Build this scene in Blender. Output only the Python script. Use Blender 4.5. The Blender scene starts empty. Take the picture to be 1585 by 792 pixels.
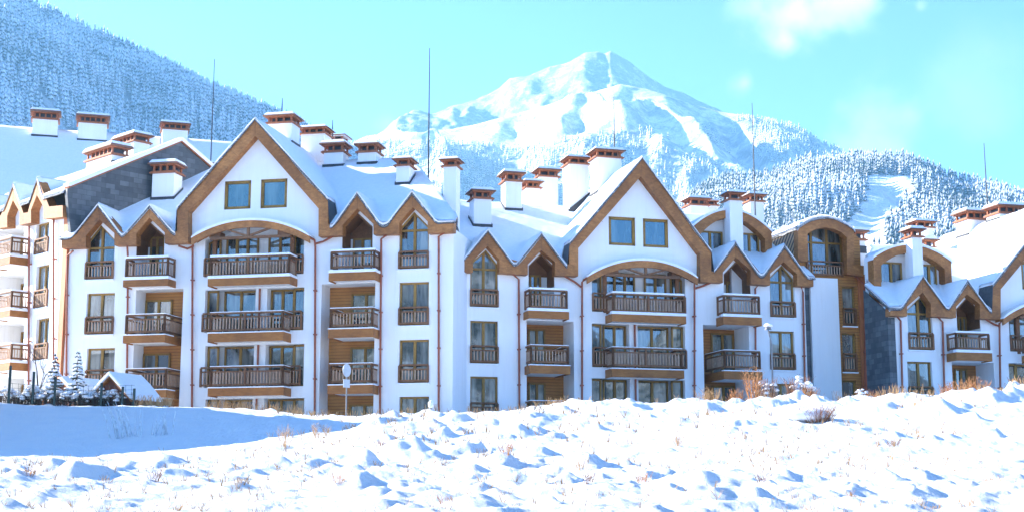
import bpy, bmesh, math, random
import numpy as np
from mathutils import Vector, Matrix
from mathutils.geometry import tessellate_polygon

random.seed(7); RNG = np.random.RandomState(11)
SC = bpy.context.scene; COL = SC.collection
R = math.radians

# ------------------------------------------------------------------ camera
F_PX = 2200.0; PITCH = math.atan(374/2200); EYE = 1.6; CX, CY = 792.5, 396.0
cam = bpy.data.cameras.new('camera'); camo = bpy.data.objects.new('camera', cam); COL.objects.link(camo)
cam.sensor_width = 36; cam.lens = 36*F_PX/1585; cam.clip_start = .5; cam.clip_end = 30000
camo.location = (0, 0, EYE); camo.rotation_euler = (math.pi/2+PITCH, 0, 0)
SC.camera = camo

# ------------------------------------------------------------------ sun, sky, exposure
SUN_D = Vector((-.96, .28, 0)).normalized(); SUN_EL = R(25)
sv = Vector((SUN_D.x*math.cos(SUN_EL), SUN_D.y*math.cos(SUN_EL), math.sin(SUN_EL)))
sl = bpy.data.lights.new('sun', 'SUN'); sl.energy = 4.8; sl.angle = R(.5); sl.color = (1, .93, .82)
so = bpy.data.objects.new('sun', sl); COL.objects.link(so)
so.rotation_euler = sv.to_track_quat('Z', 'Y').to_euler()
SC.view_settings.view_transform = 'Standard'; SC.view_settings.look = 'None'
SC.view_settings.exposure = 2.1; SC.view_settings.gamma = 1
SC.view_settings.use_curve_mapping = False
SC.cycles.max_bounces = 8; SC.cycles.diffuse_bounces = 4; SC.cycles.volume_bounces = 1

def ray(x, y):
    a = (x-CX)/F_PX; b = (CY-y)/F_PX
    return np.array([a, math.cos(PITCH)-b*math.sin(PITCH), math.sin(PITCH)+b*math.cos(PITCH)])

W = bpy.data.worlds.new('World'); SC.world = W; W.use_nodes = True
def build_world():
    nt = W.node_tree; nt.nodes.clear(); N = nt.nodes.new; L = nt.links.new
    out = N('ShaderNodeOutputWorld'); bg = N('ShaderNodeBackground'); bg.inputs[1].default_value = .10
    sky = N('ShaderNodeTexSky'); sky.sky_type = 'NISHITA'; sky.sun_disc = False
    sky.sun_elevation = SUN_EL; sky.sun_rotation = math.atan2(SUN_D.x, SUN_D.y)
    sky.altitude = 1200; sky.air_density = 1.0; sky.dust_density = .3; sky.ozone_density = 2.2
    hs = N('ShaderNodeVectorMath'); hs.operation = 'MULTIPLY'; hs.inputs[1].default_value = (.285, .265, .345)
    gm = N('ShaderNodeGamma'); gm.inputs[1].default_value = 1.7; L(sky.outputs[0], gm.inputs[0]); L(gm.outputs[0], hs.inputs[0])
    tc = N('ShaderNodeTexCoord')
    nz = N('ShaderNodeTexNoise'); nz.inputs['Scale'].default_value = 16; nz.inputs['Detail'].default_value = 7
    L(tc.outputs['Generated'], nz.inputs['Vector'])
    cur = None
    for (x, y, r, st) in ((1232, 22, .040, 1.0), (1215, 62, .026, 1.0), (1275, 5, .034, .9), (1155, 128, .014, .7),
                          (1170, 10, .02, .5), (1425, 10, .006, .35), (600, 190, .03, .45), (1350, 225, .05, .5), (1500, 150, .05, .18)):
        d = ray(x, y); d = d/np.linalg.norm(d)
        ds = N('ShaderNodeVectorMath'); ds.operation = 'DISTANCE'; ds.inputs[1].default_value = d
        L(tc.outputs['Generated'], ds.inputs[0])
        m1 = N('ShaderNodeMath'); m1.operation = 'DIVIDE'; m1.inputs[1].default_value = r; L(ds.outputs['Value'], m1.inputs[0])
        m2 = N('ShaderNodeMath'); m2.operation = 'SUBTRACT'; m2.inputs[0].default_value = 1.25; L(m1.outputs[0], m2.inputs[1])
        m3 = N('ShaderNodeMath'); m3.operation = 'MULTIPLY_ADD'; m3.inputs[1].default_value = 3.2; m3.inputs[2].default_value = -1.9; L(nz.outputs[0], m3.inputs[0])
        m4 = N('ShaderNodeMath'); m4.operation = 'ADD'; L(m2.outputs[0], m4.inputs[0]); L(m3.outputs[0], m4.inputs[1])
        mr = N('ShaderNodeMapRange'); mr.interpolation_type = 'SMOOTHSTEP'; mr.inputs['From Min'].default_value = 0; mr.inputs['From Max'].default_value = 1.2
        mr.inputs['To Max'].default_value = st; L(m4.outputs[0], mr.inputs['Value'])
        if cur is None: cur = mr.outputs[0]
        else:
            mx = N('ShaderNodeMath'); mx.operation = 'MAXIMUM'; L(cur, mx.inputs[0]); L(mr.outputs[0], mx.inputs[1]); cur = mx.outputs[0]
    mix = N('ShaderNodeMix'); mix.data_type = 'RGBA'; mix.inputs['B'].default_value = (3.6, 3.7, 3.8, 1)
    L(cur, mix.inputs['Factor']); L(hs.outputs[0], mix.inputs['A'])
    L(mix.outputs['Result'], bg.inputs[0]); L(bg.outputs[0], out.inputs[0])
build_world()

# ------------------------------------------------------------------ materials
def mat(name, fn):
    m = bpy.data.materials.new(name); m.use_nodes = True; nt = m.node_tree
    b = nt.nodes['Principled BSDF']; fn(nt, b, nt.nodes.new, nt.links.new); return m
def ramp(N, L, src, stops):
    r = N('ShaderNodeValToRGB'); e = r.color_ramp.elements
    while len(e) < len(stops): e.new(.5)
    for i, (p, c) in enumerate(stops): e[i].position = p; e[i].color = (*c, 1)
    L(src, r.inputs[0]); return r.outputs[0]
def coords(N, L, scale=(1, 1, 1)):
    tc = N('ShaderNodeTexCoord'); mp = N('ShaderNodeMapping'); mp.inputs['Scale'].default_value = scale
    L(tc.outputs['Object'], mp.inputs[0]); return mp.outputs[0]
def noise(N, L, vec, sc, det=4, rough=.55):
    n = N('ShaderNodeTexNoise'); n.inputs['Scale'].default_value = sc; n.inputs['Detail'].default_value = det
    n.inputs['Roughness'].default_value = rough; L(vec, n.inputs['Vector']); return n.outputs[0]
def bump(N, L, b, src, strength, dist):
    bp = N('ShaderNodeBump'); bp.inputs['Strength'].default_value = strength; bp.inputs['Distance'].default_value = dist
    L(src, bp.inputs['Height']); L(bp.outputs[0], b.inputs['Normal'])

def f_snow(nt, b, N, L):
    v = coords(N, L); n1 = noise(N, L, v, 5, 6, .6)
    L(ramp(N, L, n1, [(.3, (.80, .83, .87)), (.7, (.88, .89, .90))]), b.inputs['Base Color'])
    b.inputs['Roughness'].default_value = .75; bump(N, L, b, noise(N, L, v, 14, 6, .65), .5, .03)
M_SNOW = mat('snow', f_snow)
def f_gsnow(nt, b, N, L):
    v = coords(N, L); n1 = noise(N, L, v, 1.3, 8, .65)
    L(ramp(N, L, n1, [(.3, (.80, .83, .87)), (.72, (.89, .89, .89))]), b.inputs['Base Color'])
    b.inputs['Roughness'].default_value = .8; bump(N, L, b, noise(N, L, v, 7, 9, .75), 1., .12)
M_GROUND = mat('snow_ground', f_gsnow)
def f_stucco(nt, b, N, L):
    v = coords(N, L); n1 = noise(N, L, coords(N, L, (1, 1, .25)), .8, 5, .6)
    L(ramp(N, L, n1, [(.3, (.80, .80, .79)), (.65, (.85, .845, .83))]), b.inputs['Base Color'])
    st = noise(N, L, coords(N, L, (2.6, 2.6, .16)), 1.6, 6, .7); col = b.inputs['Base Color'].links[0].from_socket
    mx = N('ShaderNodeMix'); mx.data_type = 'RGBA'; mx.blend_type = 'MULTIPLY'; mx.inputs['Factor'].default_value = 1; L(col, mx.inputs['A'])
    L(ramp(N, L, st, [(.26, (.86, .85, .82)), (.38, (.975, .97, .96)), (.5, (1, 1, 1))]), mx.inputs['B']); L(mx.outputs['Result'], b.inputs['Base Color'])
    b.inputs['Roughness'].default_value = .9; bump(N, L, b, noise(N, L, v, 60, 3), .3, .01)
M_STUCCO = mat('white_stucco', f_stucco)
def wood(name, c0, c1, c2, sc=(1, 1, 1), plank=0):
    def f(nt, b, N, L):
        v = coords(N, L, sc); n1 = noise(N, L, v, 3.0, 8, .7)
        big = noise(N, L, coords(N, L), .55, 3, .6)
        a = N('ShaderNodeMath'); a.operation = 'MULTIPLY_ADD'; a.inputs[1].default_value = .55; L(big, a.inputs[0]); 
        h = N('ShaderNodeMath'); h.operation = 'MULTIPLY'; h.inputs[1].default_value = .5; L(n1, h.inputs[0]); L(h.outputs[0], a.inputs[2])
        col = ramp(N, L, a.outputs[0], [(.33, c0), (.52, c1), (.68, c2)])
        if plank:
            tc = N('ShaderNodeTexCoord'); sp = N('ShaderNodeSeparateXYZ'); L(tc.outputs['Object'], sp.inputs[0])
            m = N('ShaderNodeMath'); m.operation = 'FRACT'; d = N('ShaderNodeMath'); d.operation = 'DIVIDE'; d.inputs[1].default_value = plank
            L(sp.outputs[2], d.inputs[0]); L(d.outputs[0], m.inputs[0])
            g = N('ShaderNodeMath'); g.operation = 'GREATER_THAN'; g.inputs[1].default_value = .10; L(m.outputs[0], g.inputs[0])
            mx = N('ShaderNodeMix'); mx.data_type = 'RGBA'; mx.inputs['A'].default_value = (*[q*.35 for q in c0], 1)
            L(g.outputs[0], mx.inputs['Factor']); L(col, mx.inputs['B']); col = mx.outputs['Result']
        L(col, b.inputs['Base Color']); b.inputs['Roughness'].default_value = .65
        bump(N, L, b, n1, .35, .01)
    return mat(name, f)
M_WOOD = wood('fascia_wood', (.13, .046, .011), (.31, .118, .028), (.52, .215, .06), (1.6, 1.6, 3.2))
M_CLAD = wood('cladding_wood', (.28, .105, .022), (.42, .17, .035), (.50, .22, .05), (.8, .8, 4), .16)
M_SLABW = wood('slab_wood', (.16, .056, .010), (.31, .112, .020), (.43, .17, .036), (.9, 1, 4))
M_RAIL = wood('rail_wood', (.085, .034, .012), (.18, .075, .026), (.28, .13, .055), (3, 3, 3))
M_BALU = wood('baluster_wood', (.26, .15, .09), (.40, .25, .16), (.52, .36, .25), (3, 3, 3))
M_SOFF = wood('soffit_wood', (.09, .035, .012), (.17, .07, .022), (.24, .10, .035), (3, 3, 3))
M_ORANGE = wood('corner_wood', (.34, .10, .03), (.44, .14, .045), (.50, .18, .06), (3, 3, .6))
M_FRAME = wood('frame_wood', (.14, .072, .012), (.27, .145, .024), (.36, .20, .04), (3, 3, 3))
def simple(name, c, rough=.6, metal=0, var=.25, sc=6):
    def f(nt, b, N, L):
        n1 = noise(N, L, coords(N, L), sc, 4)
        L(ramp(N, L, n1, [(.3, tuple(q*(1-var) for q in c)), (.7, tuple(min(1, q*(1+var)) for q in c))]), b.inputs['Base Color'])
        b.inputs['Roughness'].default_value = rough; b.inputs['Metallic'].default_value = metal
    return mat(name, f)
M_PIPE = simple('copper_paint', (.30, .075, .03), .5)
M_CAP = simple('chimney_tile', (.33, .11, .045), .7)
M_CAPD = simple('chimney_slab', (.22, .11, .07), .7)
M_DARK = simple('flashing', (.035, .037, .042), .5)
M_ROOF = simple('roof_slate', (.06, .058, .06), .7)
M_METAL = simple('galvanised_steel', (.20, .205, .21), .5, .2, .1)
M_DGREEN = simple('fence_paint', (.02, .045, .04), .5)
M_SIGNB = simple('sign_back', (.42, .46, .5), .5, .2, .1)
M_TWIG = simple('twig', (.22, .10, .05), .8, 0, .4)
M_STRAW = simple('straw', (.45, .27, .12), .8, 0, .35)
M_ORANGEL = simple('rusty_leaf', (.42, .19, .07), .8, 0, .4)
M_BARK = simple('bark', (.09, .06, .045), .9, 0, .4)
M_NEEDLE = simple('needle', (.035, .065, .04), .8, 0, .4)
M_FROST = simple('frosted_needle', (.55, .60, .62), .8, 0, .3)
def f_stone(nt, b, N, L):
    tc = N('ShaderNodeTexCoord'); sp = N('ShaderNodeSeparateXYZ'); L(tc.outputs['Object'], sp.inputs[0])
    ad = N('ShaderNodeMath'); ad.operation = 'ADD'; L(sp.outputs[0], ad.inputs[0]); L(sp.outputs[1], ad.inputs[1])
    cb = N('ShaderNodeCombineXYZ'); L(ad.outputs[0], cb.inputs[0]); L(sp.outputs[2], cb.inputs[1])
    br = N('ShaderNodeTexBrick'); br.inputs['Scale'].default_value = 1; br.inputs['Brick Width'].default_value = .55; br.inputs['Row Height'].default_value = .28
    br.inputs['Mortar Size'].default_value = .008; br.inputs['Color1'].default_value = (.065, .075, .082, 1); br.inputs['Color2'].default_value = (.15, .165, .175, 1)
    br.inputs['Mortar'].default_value = (.05, .055, .06, 1); br.inputs['Bias'].default_value = -.2
    L(cb.outputs[0], br.inputs['Vector'])
    n1 = noise(N, L, coords(N, L), 2.5, 6)
    mx = N('ShaderNodeMix'); mx.data_type = 'RGBA'; mx.blend_type = 'MULTIPLY'; mx.inputs['Factor'].default_value = .8
    L(br.outputs[0], mx.inputs['A']); L(ramp(N, L, n1, [(.3, (.6, .62, .64)), (.7, (1, 1, 1))]), mx.inputs['B'])
    L(mx.outputs['Result'], b.inputs['Base Color']); b.inputs['Roughness'].default_value = .6
M_STONE = mat('grey_stone', f_stone)
def glass(name, dark, light, refl, tint):
    def f(nt, b, N, L):
        oi = N('ShaderNodeObjectInfo'); v = coords(N, L, (2.2, 2.2, .35))
        n4 = N('ShaderNodeTexNoise'); n4.noise_dimensions = '4D'; n4.inputs['Scale'].default_value = 1.1; n4.inputs['Detail'].default_value = 3
        ml = N('ShaderNodeMath'); ml.operation = 'MULTIPLY'; ml.inputs[1].default_value = 50; L(oi.outputs['Random'], ml.inputs[0])
        L(v, n4.inputs['Vector']); L(ml.outputs[0], n4.inputs['W'])
        L(ramp(N, L, n4.outputs[0], [(.42, dark), (.60, light)]), b.inputs['Base Color'])
        b.inputs['Roughness'].default_value = .5; b.inputs['Specular IOR Level'].default_value = .1
        gl = N('ShaderNodeBsdfGlossy'); gl.inputs['Roughness'].default_value = .015; gl.inputs['Color'].default_value = (*tint, 1)
        lw = noise(N, L, coords(N, L), .9, 2)
        bp = N('ShaderNodeBump'); bp.inputs['Strength'].default_value = .12; bp.inputs['Distance'].default_value = .02
        L(lw, bp.inputs['Height']); L(bp.outputs[0], gl.inputs['Normal'])
        ms = N('ShaderNodeMixShader'); ms.inputs[0].default_value = refl
        L(b.outputs[0], ms.inputs[1]); L(gl.outputs[0], ms.inputs[2]); L(ms.outputs[0], nt.nodes['Material Output'].inputs[0])
    return mat(name, f)
M_GLASS = glass('window_glass', (.018, .02, .018), (.24, .24, .21), .20, (.72, .76, .76))
M_BGLASS = glass('attic_glass', (.03, .05, .06), (.11, .15, .15), .22, (.5, .72, .74))

def f_lattice(nt, b, N, L):
    v = coords(N, L, (1, 1, 1)); w = N('ShaderNodeTexWave'); w.bands_direction = 'DIAGONAL'; w.inputs['Scale'].default_value = 1.6
    L(v, w.inputs['Vector']); L(ramp(N, L, w.outputs[0], [(.4, (.05, .03, .02)), (.5, (.5, .33, .18))]), b.inputs['Base Color'])
M_LATT = mat('lattice_wood', f_lattice)

def f_mount(nt, b, N, L):      # snow with wind-blown rock and far scrub in blue-grey patches that also paint in shaded relief
    v = coords(N, L, (.001, .001, .001)); n1 = noise(N, L, v, 26, 12, .72)
    g = N('ShaderNodeNewGeometry'); sp = N('ShaderNodeSeparateXYZ'); L(g.outputs['Normal'], sp.inputs[0])
    at = N('ShaderNodeAttribute'); at.attribute_name = 'rock_tone'
    a = N('ShaderNodeMath'); a.operation = 'MULTIPLY'; L(n1, a.inputs[0]); L(at.outputs['Fac'], a.inputs[1])
    L(ramp(N, L, a.outputs[0], [(.40, (.86, .88, .90)), (.50, (.50, .54, .58)), (.62, (.27, .31, .35))]), b.inputs['Base Color'])
    b.inputs['Roughness'].default_value = .8; bump(N, L, b, noise(N, L, v, 60, 10, .7), .6, 14)
M_MOUNT = mat('mountain_snow', f_mount)
def tree_mat(name, thr, dark, snow=(.80, .84, .88)):
    def f(nt, b, N, L):
        v = coords(N, L); n1 = noise(N, L, v, .55, 5, .7); n2 = noise(N, L, v, .012, 3)
        g = N('ShaderNodeNewGeometry'); sp = N('ShaderNodeSeparateXYZ'); L(g.outputs['Normal'], sp.inputs[0])
        a = N('ShaderNodeMath'); a.operation = 'MULTIPLY_ADD'; a.inputs[1].default_value = .55; L(sp.outputs[2], a.inputs[0]); L(n1, a.inputs[2])
        a2 = N('ShaderNodeMath'); a2.operation = 'MULTIPLY_ADD'; a2.inputs[1].default_value = .7; L(n2, a2.inputs[0]); L(a.outputs[0], a2.inputs[2])
        a3 = N('ShaderNodeMath'); a3.operation = 'MULTIPLY'; a3.inputs[1].default_value = .5; L(a2.outputs[0], a3.inputs[0])
        L(ramp(N, L, a3.outputs[0], [(thr/2-.065, dark), (thr/2+.075, snow)]), b.inputs['Base Color']); b.inputs['Roughness'].default_value = .85
    return mat(name, f)
M_FOREST = tree_mat('frosted_conifer', 1.06, (.03, .07, .075))
M_FORESTN = tree_mat('snowy_conifer', 1.20, (.022, .05, .06), (.74, .80, .86))

# ------------------------------------------------------------------ mesh helpers
class MB:
    def __init__(s): s.v = []; s.f = []; s.mi = []; s.cur = 0
    def add(s, vs, fs):
        o = len(s.v); s.v += [tuple(map(float, q)) for q in vs]; s.f += [tuple(o+i for i in f) for f in fs]; s.mi += [s.cur]*len(fs)
    def box(s, x0, x1, y0, y1, z0, z1):
        s.add([(x0, y0, z0), (x1, y0, z0), (x1, y1, z0), (x0, y1, z0), (x0, y0, z1), (x1, y0, z1), (x1, y1, z1), (x0, y1, z1)],
              [(0, 3, 2, 1), (4, 5, 6, 7), (0, 1, 5, 4), (1, 2, 6, 5), (2, 3, 7, 6), (3, 0, 4, 7)])
    def bar(s, p0, p1, wd, ht, up=(0, 0, 1)):       # rectangular bar from p0 to p1
        p0 = Vector(p0); p1 = Vector(p1); d = (p1-p0).normalized(); u = Vector(up); sd = d.cross(u)
        if sd.length < 1e-4: sd = d.cross(Vector((0, 1, 0)))
        sd.normalize(); u2 = sd.cross(d).normalized()
        q = []
        for p in (p0, p1):
            for a, b_ in ((-1, -1), (1, -1), (1, 1), (-1, 1)): q.append(p+sd*a*wd/2+u2*b_*ht/2)
        s.add(q, [(0, 3, 2, 1), (4, 5, 6, 7), (0, 1, 5, 4), (1, 2, 6, 5), (2, 3, 7, 6), (3, 0, 4, 7)])
    def prism(s, poly, y0, y1, caps=True):           # poly: [(x,z)] extruded along y
        n = len(poly); vs = [(p[0], y0, p[1]) for p in poly]+[(p[0], y1, p[1]) for p in poly]
        fs = []
        if caps:
            t = tessellate_polygon([[Vector((p[0], p[1], 0)) for p in poly]])
            fs += [tuple(q) for q in t]+[tuple(n+i for i in reversed(q)) for q in t]
        fs += [(i, (i+1) % n, n+(i+1) % n, n+i) for i in range(n)]
        s.add(vs, fs)
    def tube(s, pts, r, n=7, r1=None):
        pts = [Vector(p) for p in pts]; r1 = r if r1 is None else r1; rings = []
        for i, p in enumerate(pts):
            d = (pts[min(i+1, len(pts)-1)]-pts[max(i-1, 0)]).normalized()
            a = d.orthogonal().normalized() if abs(d.z) < .9 else Vector((1, 0, 0)); a = (a-d*a.dot(d)).normalized(); b_ = d.cross(a)
            rr = r+(r1-r)*i/max(1, len(pts)-1)
            rings.append([p+(a*math.cos(2*math.pi*k/n)+b_*math.sin(2*math.pi*k/n))*rr for k in range(n)])
        vs = [q for rg in rings for q in rg]; fs = []
        for i in range(len(pts)-1):
            for k in range(n): fs.append((i*n+k, i*n+(k+1) % n, (i+1)*n+(k+1) % n, (i+1)*n+k))
        fs += [tuple(range(n-1, -1, -1)), tuple((len(pts)-1)*n+k for k in range(n))]
        s.add(vs, fs)
    def build(s, name, m, parent=None, smooth=False, bevel=0):
        me = bpy.data.meshes.new(name); me.from_pydata(s.v, [], s.f)
        for q in (m if isinstance(m, (list, tuple)) else [m]): me.materials.append(q)
        if any(s.mi): me.polygons.foreach_set('material_index', s.mi)
        bm = bmesh.new(); bm.from_mesh(me); bmesh.ops.recalc_face_normals(bm, faces=bm.faces); bm.to_mesh(me); bm.free()
        if smooth: me.polygons.foreach_set('use_smooth', [True]*len(me.polygons))
        o = bpy.data.objects.new(name, me); COL.objects.link(o)
        if parent is not None: o.parent = parent
        if bevel:
            md = o.modifiers.new('bevel', 'BEVEL'); md.width = bevel; md.segments = 2; md.limit_method = 'ANGLE'
        return o
def np_mesh(name, V, Fq, m, smooth=True, parent=None):
    V = np.asarray(V, dtype=np.float32); Fq = np.asarray(Fq, dtype=np.int32); k = Fq.shape[1]
    me = bpy.data.meshes.new(name); me.vertices.add(len(V)); me.vertices.foreach_set('co', V.ravel())
    me.loops.add(Fq.size); me.loops.foreach_set('vertex_index', Fq.ravel())
    me.polygons.add(len(Fq)); me.polygons.foreach_set('loop_start', np.arange(0, Fq.size, k, dtype=np.int32))
    me.polygons.foreach_set('loop_total', np.full(len(Fq), k, dtype=np.int32))
    me.update(calc_edges=True); me.validate()
    if smooth: me.polygons.foreach_set('use_smooth', np.ones(len(me.polygons), dtype=bool))
    me.materials.append(m); o = bpy.data.objects.new(name, me); COL.objects.link(o)
    if parent is not None: o.parent = parent
    return o
def tag(o, label=None, cat=None, group=None, kind=None):
    if label: o['label'] = label
    if cat: o['category'] = cat
    if group: o['group'] = group
    if kind: o['kind'] = kind
    return o
def empty(name, loc, rz=0):
    o = bpy.data.objects.new(name, None); COL.objects.link(o); o.location = loc; o.rotation_euler = (0, 0, rz); o.empty_display_size = .3; return o

# value noise on numpy arrays
def vnoise(x, y, seed=0):
    x = np.asarray(x, float); y = np.asarray(y, float)
    xi = np.floor(x).astype(np.int64); yi = np.floor(y).astype(np.int64); fx = x-xi; fy = y-yi
    fx = fx*fx*(3-2*fx); fy = fy*fy*(3-2*fy)
    def h(a, b):
        n = (a*374761393+b*668265263+seed*982451653) & 0x7fffffff
        n = ((n ^ (n >> 13))*1274126177) & 0x7fffffff; n = n ^ (n >> 16)
        return (n & 0xffff)/65535.0
    return (h(xi, yi)*(1-fx)+h(xi+1, yi)*fx)*(1-fy)+(h(xi, yi+1)*(1-fx)+h(xi+1, yi+1)*fx)*fy
def fbm(x, y, seed=0, oc=5, gain=.5):
    s = 0; a = 1; t = 0
    for i in range(oc): s = s+a*(vnoise(x*2**i+i*17.3, y*2**i-i*9.1, seed+i)-.5); t += a; a *= gain
    return s/t
def sstep(a, b, x):
    t = np.clip((x-a)/(b-a), 0, 1); return t*t*(3-2*t)

# ------------------------------------------------------------------ ground: one sheet, dense in front of the buildings
CR_X = [-400, -60, 0, 100, 200, 300, 400, 500, 600, 690, 800, 900, 960, 1050, 1150, 1250, 1330, 1400, 1500, 1560, 1585, 1650, 2200]
CR_Y = [628, 626, 627, 630, 631, 633, 636, 639, 639, 634, 631, 624, 618, 622, 613, 608, 613, 608, 598, 595, 598, 600, 600]
def crest_z(px):
    y = np.interp(px, CR_X, CR_Y); b = (CY-y)/F_PX
    r1 = math.cos(PITCH)-b*math.sin(PITCH); r2 = math.sin(PITCH)+b*math.cos(PITCH)
    Yc = np.interp(px, [600, 900], [65, 60.5])
    return EYE+Yc*r2/r1-np.interp(px, [380, 560, 1000, 1300, 1500], [0, .42, .62, .62, .5])
def ground_base(X, Y):
    X = np.asarray(X, float); Y = np.asarray(Y, float)
    Ys = np.maximum(Y, 3); px = np.where(Y > 3, CX+F_PX*X/Ys*.985, 792.)
    px = np.clip(px, -400, 2000); yy = np.clip(Y, -60, 66)
    lift = sstep(25, 62, yy)*np.interp(px, [150, 600, 1000], [-.25, .95, 1.35])
    F = .065*yy+lift
    T = crest_z(px); y0 = np.interp(px, [0, 450, 600, 700, 900], [50, 50, 50, 48., 45.]); y1 = np.interp(px, [0, 500, 900], [64.3, 64.2, 59.])
    t = np.clip((yy-y0)/(y1-y0), 0, 1); t = t*t*(3-2*t)
    z = F+(T-F)*t
    return z
BERM = RNG.rand(420, 4)
def ground_z(X, Y):
    z = ground_base(X, Y)
    near = sstep(12, 17, Y)*(1-sstep(67, 70, Y))
    z = z+near*(.22*fbm(X*.3, Y*.3, 3, 3)+.07*fbm(X*1.6, Y*1.6, 9, 5, .6))
    lump = np.maximum(fbm(X*1.1+5, Y*.9, 21, 3)-.02, 0)
    px = CX+F_PX*X/np.maximum(Y, 3)
    road = sstep(420, 250, px)*sstep(46, 50, Y)*(1-sstep(63, 64, Y))
    z = z+near*(1-.9*road)*lump*.35
    z = z+near*(1-.8*road)*(.10*np.abs(fbm(X*3.4, Y*2.6, 61, 5, .6))-.01)*sstep(.45, .62, vnoise(X*.4, Y*.4, 66)+.1)
    right = sstep(700, 950, px)*sstep(48, 58, Y)*near
    z = z+right*(1.0*fbm(X*.55, Y*.55, 41, 3)+.5*np.maximum(fbm(X*1.6, Y*1.6, 43, 4), 0))
    return z
def build_ground():
    a0 = math.atan(-860/2200); a1 = math.atan(860/2200)
    th = np.concatenate([np.linspace(a0, a1, 1080), np.linspace(a1, a0+2*math.pi, 90)[1:-1]])
    r = np.concatenate([[.3, 2, 5, 8, 11, 13, 15], np.exp(np.linspace(math.log(16.5), math.log(76), 540)), [80, 90, 110, 140, 200, 300, 450, 700, 1100, 2000, 4000, 5500]])
    TH, RR = np.meshgrid(th, r); X = RR*np.sin(TH); Y = RR*np.cos(TH)
    Z = ground_z(X, Y)
    # tussocks buried under the snow: many small steep bumps
    nd = 1080; i0, i1 = 7, 547; dth = (a1-a0)/(nd-1); lr0 = math.log(16.5); dlr = (math.log(76)-lr0)/539
    rb = np.random.RandomState(5)
    for k in range(4200):
        tt = a0+rb.rand()*(a1-a0); rr = 17+49*rb.rand()**.75; bx = rr*math.sin(tt); by = rr*math.cos(tt)
        if vnoise(bx*.22, by*.22, 77) < .30+.25*rb.rand(): continue
        px = CX+F_PX*bx/by
        if px < 560 and 38 < by < 63.5: continue
        big = rb.rand()**5*min(1, rr/40)
        sg = (.04+.15*rb.rand()**2)*min(1.3, .55+rr/45)+.24*big; h = sg*(.30+.38*rb.rand())
        sy = sg*(.8+.8*rb.rand())
        w = 3*max(sg, sy); j0 = int((tt-w/rr-a0)/dth); j1 = int((tt+w/rr-a0)/dth)+2
        k0 = int((math.log(max(16.5, rr-w))-lr0)/dlr)+i0; k1 = int((math.log(rr+w)-lr0)/dlr)+i0+2
        j0 = max(0, j0); j1 = min(nd, j1); k0 = max(i0, k0); k1 = min(i1, k1)
        if j1-j0 < 1 or k1-k0 < 1: continue
        xs = X[k0:k1, j0:j1]-bx; ys = Y[k0:k1, j0:j1]-by
        c_, s_ = math.cos(rb.rand()*3), math.sin(rb.rand()*3)
        xs = xs+.06*np.sin(ys*9+k); ys = ys+.06*np.sin(xs*11+k)
        d2 = (xs/sg)**2+(ys/sy)**2
        Z[k0:k1, j0:j1] += h*np.exp(-.5*d2**1.1)
    nT = len(th); nR = len(r); idx = np.arange(nT*nR).reshape(nR, nT); nx = np.roll(idx, -1, axis=1)
    Fq = np.stack([idx[:-1], nx[:-1], nx[1:], idx[1:]], -1).reshape(-1, 4)
    V = np.stack([X, Y, Z], -1).reshape(-1, 3)
    o = np_mesh('snow_ground', V, Fq[:, ::-1], M_GROUND); tag(o, kind='structure')
    return X, Y, Z
GX, GY, GZ = build_ground()
_sub = (slice(7, 547, 3), slice(0, 1080, 4))
def gz(x, y):                                        # nearest height of the built sheet
    r = math.hypot(x, y); t = math.atan2(x, y); a0 = math.atan(-860/2200); a1 = -a0
    i = int(round((math.log(max(r, 16.5))-math.log(16.5))/((math.log(76)-math.log(16.5))/539))); i = min(539, max(0, i))+7
    j = int(round((t-a0)/((a1-a0)/1079)))
    if j < 0 or j > 1079 or r > 76: return float(ground_z(np.array([x]), np.array([y]))[0])
    return float(GZ[i, j])
def at_ground(px, py, Y0=20, Y1=70, step=.1):        # where the sight line of a photo point meets the sheet
    r = ray(px, py); r = r/r[1]; Y = Y0
    while Y < Y1:
        if EYE+r[2]*Y < gz(r[0]*Y, Y): return r[0]*Y, Y, gz(r[0]*Y, Y)
        Y += step
    return r[0]*Y1, Y1, gz(r[0]*Y1, Y1)

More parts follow.
